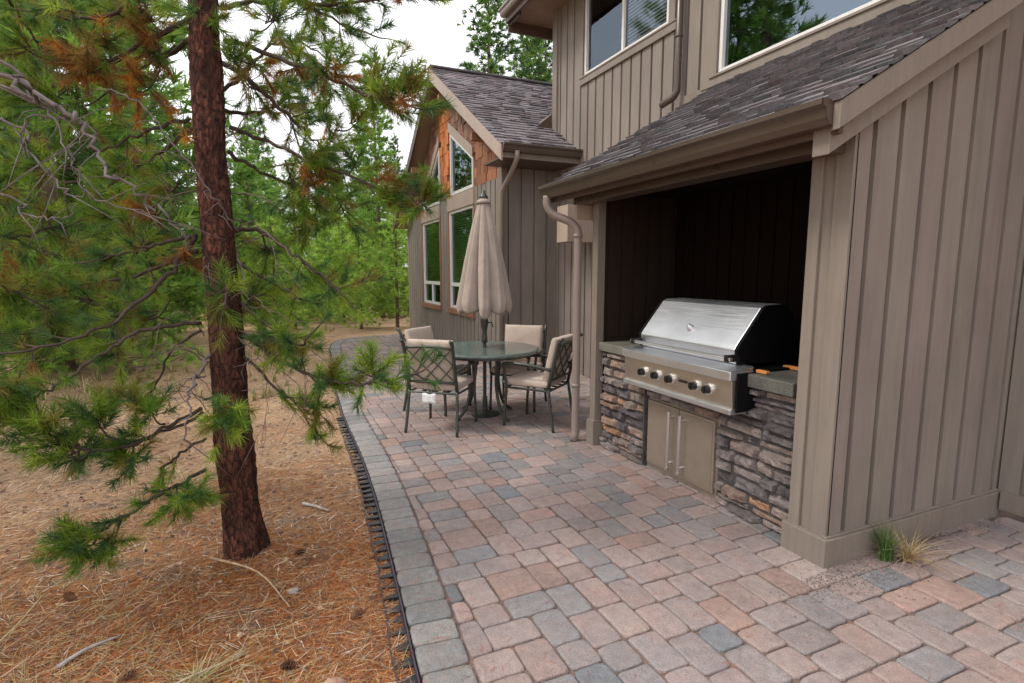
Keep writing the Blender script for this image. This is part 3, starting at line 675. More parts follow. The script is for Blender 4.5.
def cushion(x0, x1, y0, y1, z0, z1, tuft=(), n=14):
    "rounded pillow box as one mesh"
    mb = MB(); cx, cy, cz = (x0+x1)/2, (y0+y1)/2, (z0+z1)/2; hx, hy, hz = (x1-x0)/2, (y1-y0)/2, (z1-z0)/2
    V = []; F = []
    for top in (1, -1):
        b = len(V)
        for j in range(n+1):
            for i in range(n+1):
                u, v = -1+2*i/n, -1+2*j/n; uu, vv = math.sin(u*PI/2), math.sin(v*PI/2)
                pf = (max(0, 1-abs(uu)**5)*max(0, 1-abs(vv)**5))**.35
                zz = hz*top*(.35+.65*pf) if pf > 0 else hz*top*.35
                for tx, ty in tuft: zz -= top*hz*.5*math.exp(-((uu-tx)**2+(vv-ty)**2)/.03)
                zz += .006*noise.noise(Vector((uu*2.3+cz*9, vv*2.3, cy*5+top)))+.003*noise.noise(Vector((uu*6, vv*6, cz*20+top)))
                V.append((cx+uu*hx, cy+vv*hy, cz+zz))
        for j in range(n):
            for i in range(n):
                q = (b+j*(n+1)+i, b+j*(n+1)+i+1, b+(j+1)*(n+1)+i+1, b+(j+1)*(n+1)+i)
                F.append(q if top == 1 else q[::-1])
    m_ = (n+1)**2
    ring = [i for i in range(n+1)]+[j*(n+1)+n for j in range(1, n+1)]+[n*(n+1)+i for i in range(n-1, -1, -1)]+[j*(n+1) for j in range(n-1, 0, -1)]
    for a, b in zip(ring, ring[1:]+ring[:1]): F.append((a, a+m_, b+m_, b))
    mb.add(V, F); return mb
def rotx(mb, ang, py, pz):
    c, s = math.cos(ang), math.sin(ang)
    mb.v = [(x, py+(y-py)*c-(z-pz)*s, pz+(y-py)*s+(z-pz)*c) for x, y, z in mb.v]; return mb
def make_chair():
    "faces +y, origin on the floor in the middle of the seat"
    r = empty('patio_chair')
    lean = math.radians(-13)
    def up(y, z): return (-.235-(z-.42)*math.tan(math.radians(13)), z)
    for s in (-1, 1):
        mb = MB(); P = crom([(s*.265, -.30, 0), (s*.255, -.265, .2), (s*.245, -.235, .42)], 4); mb.tube(P, .015, 8)
        mb.build('leg', M['frame'], r, smooth=True)
        mb = MB(); P = crom([(s*.255, .245, 0), (s*.25, .235, .2), (s*.25, .22, .40), (s*.262, .235, .55), (s*.27, .22, .62)], 4); mb.tube(P, .015, 8); mb.build('leg', M['frame'], r, smooth=True)
        mb = MB(); P = crom([(s*.27, .25, .60), (s*.275, .23, .635), (s*.285, .10, .645), (s*.28, -.08, .635), (s*.245, -.27, .60)], 5); mb.tube(P, .017, 8); mb.build('arm', M['frame'], r, smooth=True)
    bf = MB()
    for s in (-1, 1):
        P = [(s*.245, *up(0, z)) for z in (.40, .55, .70, .86)]+[(s*.245, up(0, .90)[0]-.012, .895), (s*.245, up(0, .91)[0]-.035, .905)]
        bf.tube(P, [.017]*6, 8)
    bf.tube([(x, up(0, .83+.018*(1-(x/.24)**2))[0], .83+.018*(1-(x/.24)**2)) for x in np.linspace(-.24, .24, 9)], .013, 8)
    bf.tube([(-.24, up(0, .50)[0], .50), (.24, up(0, .50)[0], .50)], .013, 8)
    b_ = bf.build('back_frame', M['frame'], r, smooth=True)
    lt = MB()
    def LP(u, v): z = .51+v*.325; return (u*.235, up(0, z)[0]-.002, z)
    for a, b in (((-1, .5), (-.33, 0)), ((-1, .5), (-.33, 1)), ((-.33, 1), (1, 0)), ((-.33, 0), (1, 1)), ((-1, 1), (.33, 0)), ((-1, 0), (.33, 1)), ((.33, 0), (1, .5)), ((.33, 1), (1, .5))):
        lt.tube([LP(*a), LP((a[0]+b[0])/2, (a[1]+b[1])/2), LP(*b)], .0065, 6)
    lt.build('lattice', M['frame'], b_)
    sf = MB(); Z = .395
    sf.tube([(-.245, -.24, Z), (.245, -.24, Z), (.25, .23, Z), (-.25, .23, Z), (-.245, -.24, Z)], .012, 6)
    sf.tube([(-.255, -.27, .17), (0, -.16, .17), (.255, -.27, .17)], .007, 6) if False else None
    for x in (-.12, 0, .12): sf.box(x-.02, -.24, Z-.004, x+.02, .23, Z+.004)
    sf.build('seat_frame', M['frame'], r)
    cushion(-.24, .24, -.22, .26, .405, .495).build('seat_cushion', M['cushion'], r, smooth=True)
    c = cushion(-.225, .225, -.205, .235, -.045, .045, [(-.0, .0)])
    # stand the back cushion up against the lattice
    a = math.radians(90+13); cs, sn = math.cos(a), math.sin(a)
    c.v = [(x, (y*cs-z*sn)-.262+.03, (y*sn+z*cs)+.675) for x, y, z in c.v]
    bc = c.build('back_cushion', M['cushion'], r, smooth=True)
    return r
CH = [(1.50, 5.12, (.645, .77), 'beige cushioned patio chair nearest the border with a white tag hanging under its seat'),
      (2.42, 4.88, (-.62, .79), 'beige cushioned patio chair closest to the downspout with its lattice back turned to us'),
      (2.53, 5.60, (-.64, -.77), 'beige cushioned patio chair tucked behind the table, its tufted back cushion facing us'),
      (1.67, 5.83, (.64, -.77), 'farthest beige cushioned patio chair, standing to the left behind the tagged chair')]
ch0 = make_chair()
for i, (x, y, f, lb) in enumerate(CH):
    o = ch0 if i == 0 else copy_tree(ch0)
    o.location = (x, y, 0); o.rotation_euler = (0, 0, math.atan2(f[1], f[0])-PI/2)
    tag(o, lb, 'chair', 'patio chairs around the round table')
mb = MB(); n = 8
V = [(-.09+.14*i/n, -.285+.004*math.sin(i*1.7), .395-.095*j/4+.006*math.sin(i*1.1+j)) for j in range(5) for i in range(n+1)]
mb.add(V, [(j*(n+1)+i, j*(n+1)+i+1, (j+1)*(n+1)+i+1, (j+1)*(n+1)+i) for j in range(4) for i in range(n)])
t_ = mb.build('tag', M['tagw'], ch0, smooth=True); sm_ = t_.modifiers.new('s', 'SOLIDIFY'); sm_.thickness = .002

# ================================================================== PATIO
edge = crom([(.02,-2.5,0),(.16,-1.2,0),(.28,0,0),(.38,1.0,0),(.45,1.92,0),(.51,2.63,0),(.585,3.65,0),(.625,4.6,0),(.635,5.5,0),(.66,6.4,0),(.75,8,0),(.93,10.2,0),(1.03,11.6,0),(1.25,12.6,0),(1.7,13.1,0),(2.4,13.25,0),(3.25,13.3,0)], 8)
E2 = np.array([(p.x, p.y) for p in edge]); seg = np.diff(E2, axis=0); sl_ = np.hypot(seg[:, 0], seg[:, 1]); cum = np.concatenate([[0], np.cumsum(sl_)])
def epos(s, off=0.0):
    i = int(min(max(np.searchsorted(cum, s)-1, 0), len(seg)-1)); t = seg[i]/sl_[i]; p = E2[i]+t*(s-cum[i])
    return p+np.array([t[1], -t[0]])*off, t
def edist(x, y):
    "signed distance to the outer edge, positive on the patio side, with the nearest point and tangent"
    d = np.array([x, y])-E2[:-1]; t = np.clip((d*seg).sum(1)/sl_**2, 0, 1); q = E2[:-1]+seg*t[:, None]; e = np.array([x, y])-q
    dd = np.hypot(e[:, 0], e[:, 1]); i = int(dd.argmin()); tt = seg[i]/sl_[i]
    sgn = 1 if (e[i][0]*tt[1]-e[i][1]*tt[0]) > 0 else -1
    return sgn*dd[i], q[i], tt
def stone(mb, poly, c, R, r=.023, top=0.0, inset=.007):
    n = len(poly); P = [np.array(p, float) for p in poly]; ctr = sum(P)/n
    out = []
    for i in range(n):
        a, b, d = P[i-1], P[i], P[(i+1) % n]; la, ld = np.linalg.norm(a-b), np.linalg.norm(d-b)
        if la < 1e-4 or ld < 1e-4: continue
        rr = min(r*R.uniform(.7, 1.4), la*.4, ld*.4); p0 = b+(a-b)/la*rr; p2 = b+(d-b)/ld*rr
        out += [p0, .25*p0+.5*b+.25*p2, p2]
    out2 = []
    for i in range(len(out)):
        a, b = out[i], out[(i+1) % len(out)]; out2.append(a)
        if np.linalg.norm(a-b) > .06: out2.append((a+b)/2+np.array([R.uniform(-1, 1), R.uniform(-1, 1)])*.004)
    out = out2; m_ = len(out); size = max(np.linalg.norm(p-ctr) for p in out)
    tx, ty = R.uniform(-.012, .012), R.uniform(-.012, .012); h = top+R.uniform(-.0025, .0015)
    V = []
    for sc, z in ((1, -.06), (1, -.009), (1-inset*.45/size, -.003), (1-inset*1.3/size, 0), (1-inset*3/size, .0012)):
        for p in out:
            q = ctr+(p-ctr)*sc; V.append((q[0], q[1], z+h+(q[0]-ctr[0])*tx+(q[1]-ctr[1])*ty))
    F = [(j*m_+i, j*m_+(i+1) % m_, (j+1)*m_+(i+1) % m_, (j+1)*m_+i) for j in range(4) for i in range(m_)]
    F.append(tuple(4*m_+i for i in range(m_)))
    mb.add(V, F, (*c, 1))
def clip(poly, q, t, off):
    "keep the part of poly more than off on the patio side of the line through q along t"
    nrm = np.array([t[1], -t[0]]); out = []
    for i in range(len(poly)):
        a, b = np.array(poly[i]), np.array(poly[(i+1) % len(poly)]); da, db = (a-q)@nrm-off, (b-q)@nrm-off
        if da >= 0: out.append(a)
        if da*db < 0: out.append(a+(b-a)*da/(da-db))
    return out
def area(p): return abs(sum(p[i][0]*p[(i+1) % len(p)][1]-p[(i+1) % len(p)][0]*p[i][1] for i in range(len(p))))/2
PC = [(.36, .285, .262), (.38, .295, .268), (.33, .275, .260), (.39, .32, .29), (.31, .27, .26), (.275, .26, .262), (.37, .265, .23), (.36, .29, .27), (.29, .262, .258), (.34, .28, .265), (.35, .27, .245)]
R = random.Random(21); U = .076; GXn, GYn = int(4.4/U), int(16/U); X0, Y0 = .0, -2.5
occ = np.zeros((GYn+4, GXn+4), bool); pv = MB()
for j in range(GYn):
    for i in range(GXn):
        if occ[j, i]: continue
        run = 1
        while i+run < GXn and not occ[j, i+run] and run < 8: run += 1
        op = [w_ for w_ in (2, 3) if w_ <= run and (run-w_) != 1] or [min(run, 3)]
        w_ = R.choice(op); h_ = 2 if w_ == 3 else R.choice((2, 3, 3))
        if R.random() < .12 and w_ == 3: h_ = 3
        occ[j:j+h_, i:i+w_] = True
        x, y = X0+i*U, Y0+j*U; cx, cy = x+w_*U/2, y+h_*U/2
        if cx > 2.66 and 1.84 < cy < 4.16 and not (cx < 2.8): continue
        if cx > 4.25 or (cx > 3.35 and cy > 7.75): continue
        if cy > 13.4: continue
        g = .003
        jx = R.uniform(-.003, .003)
        poly = [(x+g+jx, y+g), (x+w_*U-g+jx, y+g), (x+w_*U-g+jx, y+h_*U-g), (x+g+jx, y+h_*U-g)]
        d, q, t = edist(cx, cy)
        if d < -.1: continue
        if d < .45:
            poly = clip(poly, q, t, .208)
            if len(poly) < 3 or area(poly) < .0012: continue
        c = R.choice(PC) if R.random() < .955 else (.215, .222, .235); k = R.uniform(.9, 1.1)
        if 1.2 < cx < 3.3 and 2 < cy < 8 and R.random() < .14: c = (.285, .268, .265)
        if len(poly) > 2: stone(pv, poly, tuple(v*k for v in c), R)
o = pv.build('patio', M['paver'], smooth=False); tag(o, kind='structure')
bd = MB(); s = .05
while s < cum[-1]-.2:
    w_ = R.uniform(.145, .165); (a, t) = epos(s+.003, .0); (b, t2) = epos(s+w_-.003, .0)
    (a2, _), (b2, _) = epos(s+.003, .197), epos(s+w_-.003, .197)
    g = R.uniform(.85, 1.12); c = R.choice([(.29, .283, .275), (.31, .30, .285), (.27, .27, .268), (.32, .295, .28)])
    stone(bd, [a, a2, b2, b], tuple(v*g for v in c), R, top=.002); s += w_
o = bd.build('patio_border', M['paver']); tag(o, kind='structure')
V = []; F = []
for i in range(0, len(E2)):
    p = E2[i]; V += [(p[0]+.01, p[1], -.013), (4.5, p[1], -.013)]
F = [(2*i, 2*i+1, 2*i+3, 2*i+2) for i in range(len(E2)-1) if E2[i+1][1] > E2[i][1]]
o = mesh_obj('joint_sand', V, F, M['sand']); tag(o, kind='structure')

# plastic paver edging: upright strip, outer rail and ladder webs
ed = empty('paver_edging', (.45, 2.0, 0)); tag(ed, 'black plastic paver edging with toothed webs along the curved patio border', 'edging')
EPI = Matrix.Translation((-.45, -2.0, 0))
mb = MB(); ss = np.arange(.3, cum[-1]-2.2, .05); V = []
def ribbon(offs, z0, z1, th, s0, s1, wob=0.0):
    ss = np.arange(s0, s1, .05); mb = MB(); V = []
    for s in ss:
        o_ = offs+wob*math.sin(s*5)+wob*math.sin(s*13+1)
        (p, t) = epos(s, o_); (q, t) = epos(s, o_-th)
        V += [(p[0], p[1], z0), (p[0], p[1], z1), (q[0], q[1], z1), (q[0], q[1], z0)]
    F = [(4*i+a, 4*i+(a+1) % 4, 4*i+4+(a+1) % 4, 4*i+4+a) for i in range(len(ss)-1) for a in range(4)]
    return mb.add(V, F)
o = ribbon(-.008, -.07, -.004, .007, .3, cum[-1]-1.5).build('strip', M['strip'], ed); o.matrix_parent_inverse = EPI
o = ribbon(-.085, -.06, -.024, .004, 2.2, 7.9, .003).build('rail', M['strip'], ed); o.matrix_parent_inverse = EPI
s = 2.2
while s < 8.6:
    (a, t), (b, _), (c, _), (d, _) = epos(s-.026, -.015), epos(s+.028, -.015), epos(s+.010, -.083), epos(s-.010, -.083)
    z = -.026; jj = R.uniform(-.006, .006)
    mb = MB(); mb.prism([(*a, z+jj), (*b, z), (*c, z-.008), (*d, z-.008+jj)], (0, 0, -.03)); s += R.uniform(.08, .105)
    o = mb.build('web', M['plastic'], ed); o.matrix_parent_inverse = EPI

# ================================================================== GROUND
def gz(x, y):
    d = edist(x, y)[0] if (-12 < x < 5 and -3 < y < 16) else -9
    inside = (d > -.02 and x < 4.6 and y < 13.3) or (x > 3.2 and y > -4 and y < 14.2 and x < 12)
    if inside: return -.085
    k = min(1, max(0, (-d-.05)/.5)) if d > -3 else 1
    n_ = noise.noise(Vector((x*.9, y*.9, 3)))*.035+noise.noise(Vector((x*3.7, y*3.7, 1)))*.014+noise.noise(Vector((x*11, y*11, 2)))*.006
    far = noise.noise(Vector((x*.12, y*.12, 9)))*.25*min(1, max(0, (math.hypot(x, y)-8)/15))
    mound = .05*math.exp(-((x+.22)**2+(y-3.22)**2)/.10)
    return -.045+n_*(.3+.7*k)+far+mound
def axis(lo, hi, a, b, st):
    xs = list(np.arange(a, b, st)); q = st; x = b
    while x < hi: xs.append(x); q *= 1.13; x += q
    xs.append(hi); q = st; x = a-st
    while x > lo: xs.insert(0, x); q *= 1.13; x -= q
    xs.insert(0, lo); return xs
xs = axis(-300, 300, -3.2, 1.2, .045); ys = axis(-120, 400, .6, 7.5, .045); nx = len(xs)
V = [(x, y, gz(x, y)) for y in ys for x in xs]
F = [(j*nx+i, j*nx+i+1, (j+1)*nx+i+1, (j+1)*nx+i) for j in range(len(ys)-1) for i in range(nx-1)]
o = mesh_obj('ground', V, F, M['ground'], smooth=True); tag(o, kind='structure')

# loose needle litter, chips and pebbles
def rand_needles(n, xf, cols, L0, L1, wd, lift, seed, zoff=.004, onpatio=False):
    R = random.Random(seed); T = np.zeros((n, 3, 3)); C = np.ones((n, 4)); k = 0
    while k < n:
        x, y = xf(R)
        if not onpatio:
            if edist(x, y)[0] > -.015: continue
            z = gz(x, y)+zoff
        else:
            if edist(x, y)[0] < .0: continue
            z = .003
        a = R.uniform(0, 2*PI); L = R.uniform(L0, L1); e = R.uniform(0, lift)
        dx, dy = math.cos(a)*L, math.sin(a)*L; wx, wy = -math.sin(a)*wd, math.cos(a)*wd; z2 = z+L*e
        T[k, 0] = (x-wx, y-wy, z); T[k, 1] = (x+wx, y+wy, z+.001); T[k, 2] = (x+dx, y+dy, z2)
        c = R.choice(cols); g = R.uniform(.7, 1.3); C[k, :3] = (c[0]*g, c[1]*g, c[2]*g); k += 1
    return T, C
def near(R):
    while True:
        x = R.gauss(-.35, 1.15); y = .9+abs(R.gauss(0, 2.3))
        if x > -4.5 and y < 9 and (noise.noise(Vector((x*1.3, y*1.3, 5)))+.32 > R.random()*.8): return x, y
A = [(.50, .15, .04), (.56, .21, .06), (.38, .12, .04), (.58, .31, .13), (.60, .44, .25), (.24, .09, .04), (.20, .11, .07)]
T1, C1 = rand_needles(60000, near, A, .035, .09, .0011, .28, 1)
def wide(R): return R.uniform(-7, .7), R.uniform(1.2, 9)
T2, C2 = rand_needles(48000, wide, [(.60, .44, .29), (.48, .30, .18), (.26, .18, .14), (.68, .57, .46), (.16, .10, .075)], .03, .14, .0021, .22, 2)
def lef(R): return R.gauss(-1.3, .7), 1.0+abs(R.gauss(.3, 1.1))
T3, C3 = rand_needles(5000, lef, [(.50, .40, .20), (.36, .34, .13), (.55, .45, .28), (.50, .30, .13)], .08, .26, .0013, .25, 3)
o = tri_obj('needle_litter', np.concatenate([T1, T2, T3]), np.concatenate([C1, C2, C3]), M['litter']); tag(o, kind='stuff', label='rust and straw coloured pine needle litter spread over the dirt under the pine', cat='needle litter')
def onp(R):
    x, y = R.uniform(.4, 2.3), R.uniform(1.0, 5.5)
    if R.random() < .45: y = R.uniform(1.2, 4.6); x = .48+R.uniform(0, .26)+(.07*(y-1.5)/2)
    return x, y
T, C = rand_needles(900, onp, [(.42, .13, .06), (.36, .10, .05), (.4, .2, .1)], .02, .06, .0009, .02, 4, onpatio=True); T[:, :, 2] += .0005
def onp2(R): return R.gauss(3.35, .35), R.gauss(1.25, .22)
Tb, Cb = rand_needles(90, onp2, [(.42, .13, .06), (.45, .3, .16)], .03, .09, .001, .05, 8, onpatio=True)
o = tri_obj('fallen_needles', np.concatenate([T, Tb]), np.concatenate([C, Cb]), M['litter']); tag(o, kind='stuff', label='sparse red pine needles caught in the paver joints', cat='needle litter')
R = random.Random(31); mb = MB()
def pebble(mb, x, y, z, r, c):
    V = [(x+r*dx*R.uniform(.6, 1.2), y+r*dy*R.uniform(.6, 1.2), z+r*dz*R.uniform(.3, .7)) for dx, dy, dz in ((1,0,0),(0,1,0),(-1,0,0),(0,-1,0),(0,0,1),(0,0,-1))]
    mb.add(V, [(0,1,4),(1,2,4),(2,3,4),(3,0,4),(1,0,5),(2,1,5),(3,2,5),(0,3,5)], c)
for i in range(3800):
    x, y = R.gauss(-.7, 1.6), 1+abs(R.gauss(0, 3.2))
    if edist(x, y)[0] > -.02: continue
    g = R.uniform(.5, 1.4); c = R.choice([(.30, .21, .15, 1), (.24, .12, .07, 1), (.42, .30, .20, 1), (.15, .09, .065, 1)])
    pebble(mb, x, y, gz(x, y)+.003, R.uniform(.004, .017)*(1+.1*y), tuple(v*g for v in c[:3])+(1,))
o = mb.build('forest_chips', M['stone']); tag(o, kind='stuff', label='small bark chips and pebbles scattered over the dirt', cat='chips')
mb = MB()
for i in range(2600):
    x, y = 2.64+R.gauss(0, .22), 1.76-abs(R.gauss(0, .12))
    if R.random() < .4: x, y = R.uniform(2.5, 4.1), 1.775-abs(R.gauss(0, .05))
    if R.random() < .12: x, y = R.uniform(2.3, 2.62), R.uniform(1.5, 3.4)
    if x > 2.55 and y > 1.775: continue
    g = R.uniform(.4, 1.3); pebble(mb, x, y, .004, R.uniform(.002, .0055), (.25*g, .20*g, .18*g, 1))
o = mb.build('gravel', M['stone']); tag(o, kind='stuff', label='grey brown grit spilled on the pavers at the foot of the alcove corner', cat='gravel')

def stick(pts, r, c, name, label, cat):
    mb = MB(); mb.tube(crom(pts, 4), list(np.linspace(r, r*.4, 4*(len(pts)-1)+1)), 6, c); o = mb.build(name, M['twig'], smooth=True); tag(o, label, cat); return o
def gp3(x, y, h=.012): return (x, y, gz(x, y)+h)
stick([gp3(-.36, 3.02, .10), gp3(-.14, 2.92, .03), gp3(0.0, 2.62)], .007, (.52, .36, .22, 1), 'fallen_twig', 'thin tan twig leaning from the foot of the near pine trunk towards us', 'twig')
stick([gp3(-.86, 2.55), gp3(-.78, 2.62, .02), gp3(-.68, 2.68)], .010, (.42, .38, .36, 1), 'fallen_stick', 'weathered grey stick lying in the litter left of the near pine', 'stick')
stick([gp3(-1.35, 2.35, .02), gp3(-1.12, 2.75, .05), gp3(-1.05, 3.05, .09)], .006, (.58, .46, .24, 1), 'dry_stalk', 'straw coloured dry stalk standing slanted in front of the lowest green bough', 'stalk')
stick([gp3(-.78, 2.05), gp3(-.45, 2.22, .03), gp3(-.16, 2.36)], .006, (.50, .40, .30, 1), 'fallen_twig', 'pale twig lying on orange needles below the pine, nearest the bottom of the view', 'twig')
stick([gp3(-.55, 1.55), gp3(-.54, 1.72, .04), gp3(-.52, 1.86)], .012, (.5, .42, .33, 1), 'fallen_stick', 'short pale stub of wood at the bottom edge of the dirt', 'stick')
stick([gp3(.12, 3.85), gp3(.2, 3.74, .02), gp3(.27, 3.66)], .012, (.50, .45, .42, 1), 'wood_chip', 'pale grey wood chip on bare dirt between pine and patio border', 'wood chip')
R = random.Random(77)
def rock(x, y, r, c, label):
    mb = MB(); n, k = 14, 9; V = []
    for j in range(k+1):
        for i in range(n):
            th, ph = PI*j/k, 2*PI*i/n; d = Vector((math.sin(th)*math.cos(ph), math.sin(th)*math.sin(ph), math.cos(th)*.45))
            V.append(Vector((x, y, gz(x, y)+r*.1))+d*r*(1+.35*noise.noise(d*2+Vector((x*9, y, 0)))))
    F = [(j*n+i, (j+1)*n+i, (j+1)*n+(i+1) % n, j*n+(i+1) % n) for j in range(k) for i in range(n)]
    mb.add(V, F, c); o = mb.build('rock', M['stone'], smooth=True); tag(o, label, 'rock')
rock(.13, 1.98, .065, (.40, .24, .17, 1), 'smooth pinkish rock half buried in orange needles beside the edging')
rock(.02, 2.75, .03, (.3, .26, .25, 1), 'small grey rock on the dirt between the pine trunk and the edging')

# grass
def tussock(x, y, z, n, h, spread, cols, seed, wd=.0035):
    R = random.Random(seed); T = []; C = []
    for i in range(n):
        a = R.uniform(0, 2*PI); L = h*R.uniform(.5, 1.1); b = R.uniform(.05, 1)*spread; c = R.choice(cols); g = R.uniform(.75, 1.25)
        p = Vector((x+R.gauss(0, .018), y+R.gauss(0, .012), z)); d = Vector((math.cos(a), math.sin(a), 0)); pr = p; sd_ = Vector((-d.y, d.x, 0))*wd
        for k in range(4):
            t0, t1 = k/4, (k+1)/4
            q0 = p+d*b*L*t0**1.7+Vector((0, 0, L*(t0-.45*b*t0*t0))); q1 = p+d*b*L*t1**1.7+Vector((0, 0, L*(t1-.45*b*t1*t1)))
            w0, w1 = (1-t0*.8), (1-t1*.8) if k < 3 else 0
            T.append((q0-sd_*w0, q0+sd_*w0, q1+sd_*w1)); C.append((c[0]*g, c[1]*g, c[2]*g, 1))
            if w1: T.append((q0-sd_*w0, q1+sd_*w1, q1-sd_*w1)); C.append((c[0]*g, c[1]*g, c[2]*g, 1))
    return np.array([[tuple(v) for v in t] for t in T]), np.array(C)
T, C = tussock(2.95, 1.715, 0, 90, .27, .85, [(.07, .14, .035), (.10, .18, .05), (.16, .2, .07)], 4)
gt_ = empty('grass_tuft', (2.98, 1.73, 0)); tag(gt_, 'small green grass tuft with dry straw growing out of the pavers against the wall', 'grass tuft')
o = tri_obj('green_blades', T, C, M['grass'], gt_); o.matrix_parent_inverse = Matrix.Translation((-2.98, -1.73, 0))
T, C = tussock(3.04, 1.66, 0, 110, .32, 1.6, [(.55, .42, .22), (.62, .50, .30), (.45, .32, .16)], 5, .0025)
T[:, :, 2] = .004+np.maximum(T[:, :, 2], 0)*.55; o = tri_obj('straw_blades', T, C, M['grass'], gt_); o.matrix_parent_inverse = Matrix.Translation((-2.98, -1.73, 0))
DG = [(-1.5, 2.3), (-.95, 2.3), (-.35, 2.25), (-1.25, 1.75), (-1.75, 2.9), (-.75, 1.75)]
for i, (x, y) in enumerate(DG):
    T, C = tussock(x, y, gz(x, y)-.005, 90, .22, 2.0, [(.55, .44, .25), (.48, .36, .18), (.34, .33, .13)], 40+i, .0018)
    T[:, :, 2] = gz(x, y)+.008+np.maximum(T[:, :, 2]-gz(x, y), 0)*.3; T[:, :, :2] += .0
    o = tri_obj('dry_grass_clump', T, C, M['grass'])
    tag(o, 'flattened clump of straw coloured dry grass in the needle litter under the pine', 'dry grass', 'flattened dry grass clumps under the pine')

# ================================================================== PINES
def unit(a): return a/np.maximum(np.linalg.norm(a, axis=-1, keepdims=True), 1e-9)
def needles(P, D, n, L, shoot, wd, cols, droop=.12, phi=(.35, 1.15)):
    "P,D (m,3): shoot tips and directions; n needles on each"
    m = len(P); P = np.repeat(P, n, 0); D = unit(np.repeat(D, n, 0)); k = len(P)
    r = rng.normal(size=(k, 3)); pr = unit(r-D*(r*D).sum(1, keepdims=True)); ph = rng.uniform(*phi, size=(k, 1))
    t = rng.uniform(0, 1, size=(k, 1))**.8
    d = unit(D*np.cos(ph)+pr*np.sin(ph)-np.array([0, 0, droop])); b = P-D*shoot*(1-t)
    LL = L*rng.uniform(.7, 1.15, size=(k, 1)); sd_ = unit(np.cross(d, rng.normal(size=(k, 3))))*wd*.5
    T = np.stack([b-sd_, b+sd_, b+d*LL], 1)
    ci = np.repeat(rng.integers(0, len(cols), m), n); c = np.array(cols)[ci]*rng.uniform(.7, 1.3, size=(k, 1))
    return T, np.concatenate([c, np.ones((k, 1))], 1)
class Pine:
    def __init__(s, seed): s.w = MB(); s.P = []; s.D = []; s.DP = []; s.DD = []; s.R = random.Random(seed)
    def twig(s, p, d, L, r, dead=False, bare=False, curl=.25):
        R = s.R; d = d.normalized(); pts = [p]; q = p.copy(); dd = d.copy(); k = 3
        for i in range(k):
            dd = (dd+Vector((R.gauss(0, .12), R.gauss(0, .12), R.gauss(0, .08)+curl*.25))).normalized(); q = q+dd*L/k; pts.append(q.copy())
        s.w.tube(pts, [r, r*.8, r*.65, r*.4], 5, (.10, .07, .055, 1), cap=False)
        if not bare:
            A = (s.DP, s.DD) if dead else (s.P, s.D)
            A[0].append(tuple(q+dd*.02)); A[1].append(tuple(dd))
            if L > .10: A[0].append(tuple(pts[2])); A[1].append(tuple(dd))
        return pts
    def bough(s, pts, r0, r1, f0=.3, dens=12, tl=(.10, .30), dead=.08, col_=(.075, .055, .045, 1), curl=.25):
        R = s.R; P = crom(pts, 6); k = len(P); rr = [r0+(r1-r0)*(i/(k-1)) for i in range(k)]
        P = [p+Vector((R.gauss(0, .006), R.gauss(0, .006), R.gauss(0, .006))) for p in P]
        s.w.tube(P, rr, 7, col_, cap=True)
        Ls = [0]
        for a, b in zip(P, P[1:]): Ls.append(Ls[-1]+(b-a).length)
        tot = Ls[-1]; n = int(dens*tot)
        for j in range(n):
            t = f0+(1-f0)*R.random(); g = t*tot; i = next((i for i in range(k-1) if Ls[i+1] >= g), k-2)
            p = P[i].lerp(P[i+1], (g-Ls[i])/max(1e-6, Ls[i+1]-Ls[i])); ax = (P[i+1]-P[i]).normalized()
            rd = Vector((R.gauss(0, 1), R.gauss(0, 1), R.gauss(0, .55))); rd = (rd-ax*rd.dot(ax)).normalized()
            L = R.uniform(*tl)*(1.15-.5*t); d = rd*.8+ax*.65
            dd_ = R.random() < dead
            tp = s.twig(p, d, L, .0035, dd_, curl=curl)
            if L > .13:
                for q in range(R.choice((1, 2, 2, 3))):
                    r2 = Vector((R.gauss(0, 1), R.gauss(0, 1), R.gauss(0, .6))).normalized(); s.twig(tp[1].lerp(tp[2], R.random()), d*.6+r2*.8, L*R.uniform(.4, .7), .0025, dd_, curl=curl)
        s.twig(P[-1], P[-1]-P[-2], .1, r1); return P
    def clump(s, c, src, n=14, rad=.14, dead=False, br=.006):
        R = s.R; c = Vector(c); src = Vector(src); mid = src.lerp(c, .5)+Vector((0, 0, -.03)); P = crom([src, mid, c], 4); s.w.tube(P, list(np.linspace(br, .003, len(P))), 5, (.075, .055, .045, 1))
        ax = (c-mid).normalized()
        for i in range(n):
            rd = Vector((R.gauss(0, 1), R.gauss(0, 1), R.gauss(0, .8))).normalized()
            p = src.lerp(c, R.uniform(.55, 1)); s.twig(p, rd*.8+ax*.7, rad*R.uniform(.5, 1.1), .003, dead)
GRN = [(.15, .26, .035), (.18, .30, .04), (.23, .35, .045), (.09, .19, .05), (.30, .40, .05), (.25, .22, .05), (.08, .17, .055)]
RST = [(.42, .16, .03), (.48, .21, .04), (.30, .14, .04), (.36, .24, .07), (.26, .17, .06)]
def finish(pn, root, n=46, L=.085, wd=.0026, shoot=.075, cols=GRN, pinv=None):
    T, C = needles(np.array(pn.P), np.array(pn.D), n, L, shoot, wd, cols)
    a = tri_obj('crown', T, C, M['needle'], root); b = pn.w.build('branches', M['twig'], root, smooth=True)
    for o in (a, b): o.matrix_parent_inverse = pinv
    if pn.DP:
        T, C = needles(np.array(pn.DP), np.array(pn.DD), n, L, shoot, wd, RST, droop=.5)
        c = tri_obj('dead_needles', T, C, M['needle'], root); c.matrix_parent_inverse = pinv; tag(c, 'rusty orange dead needles')
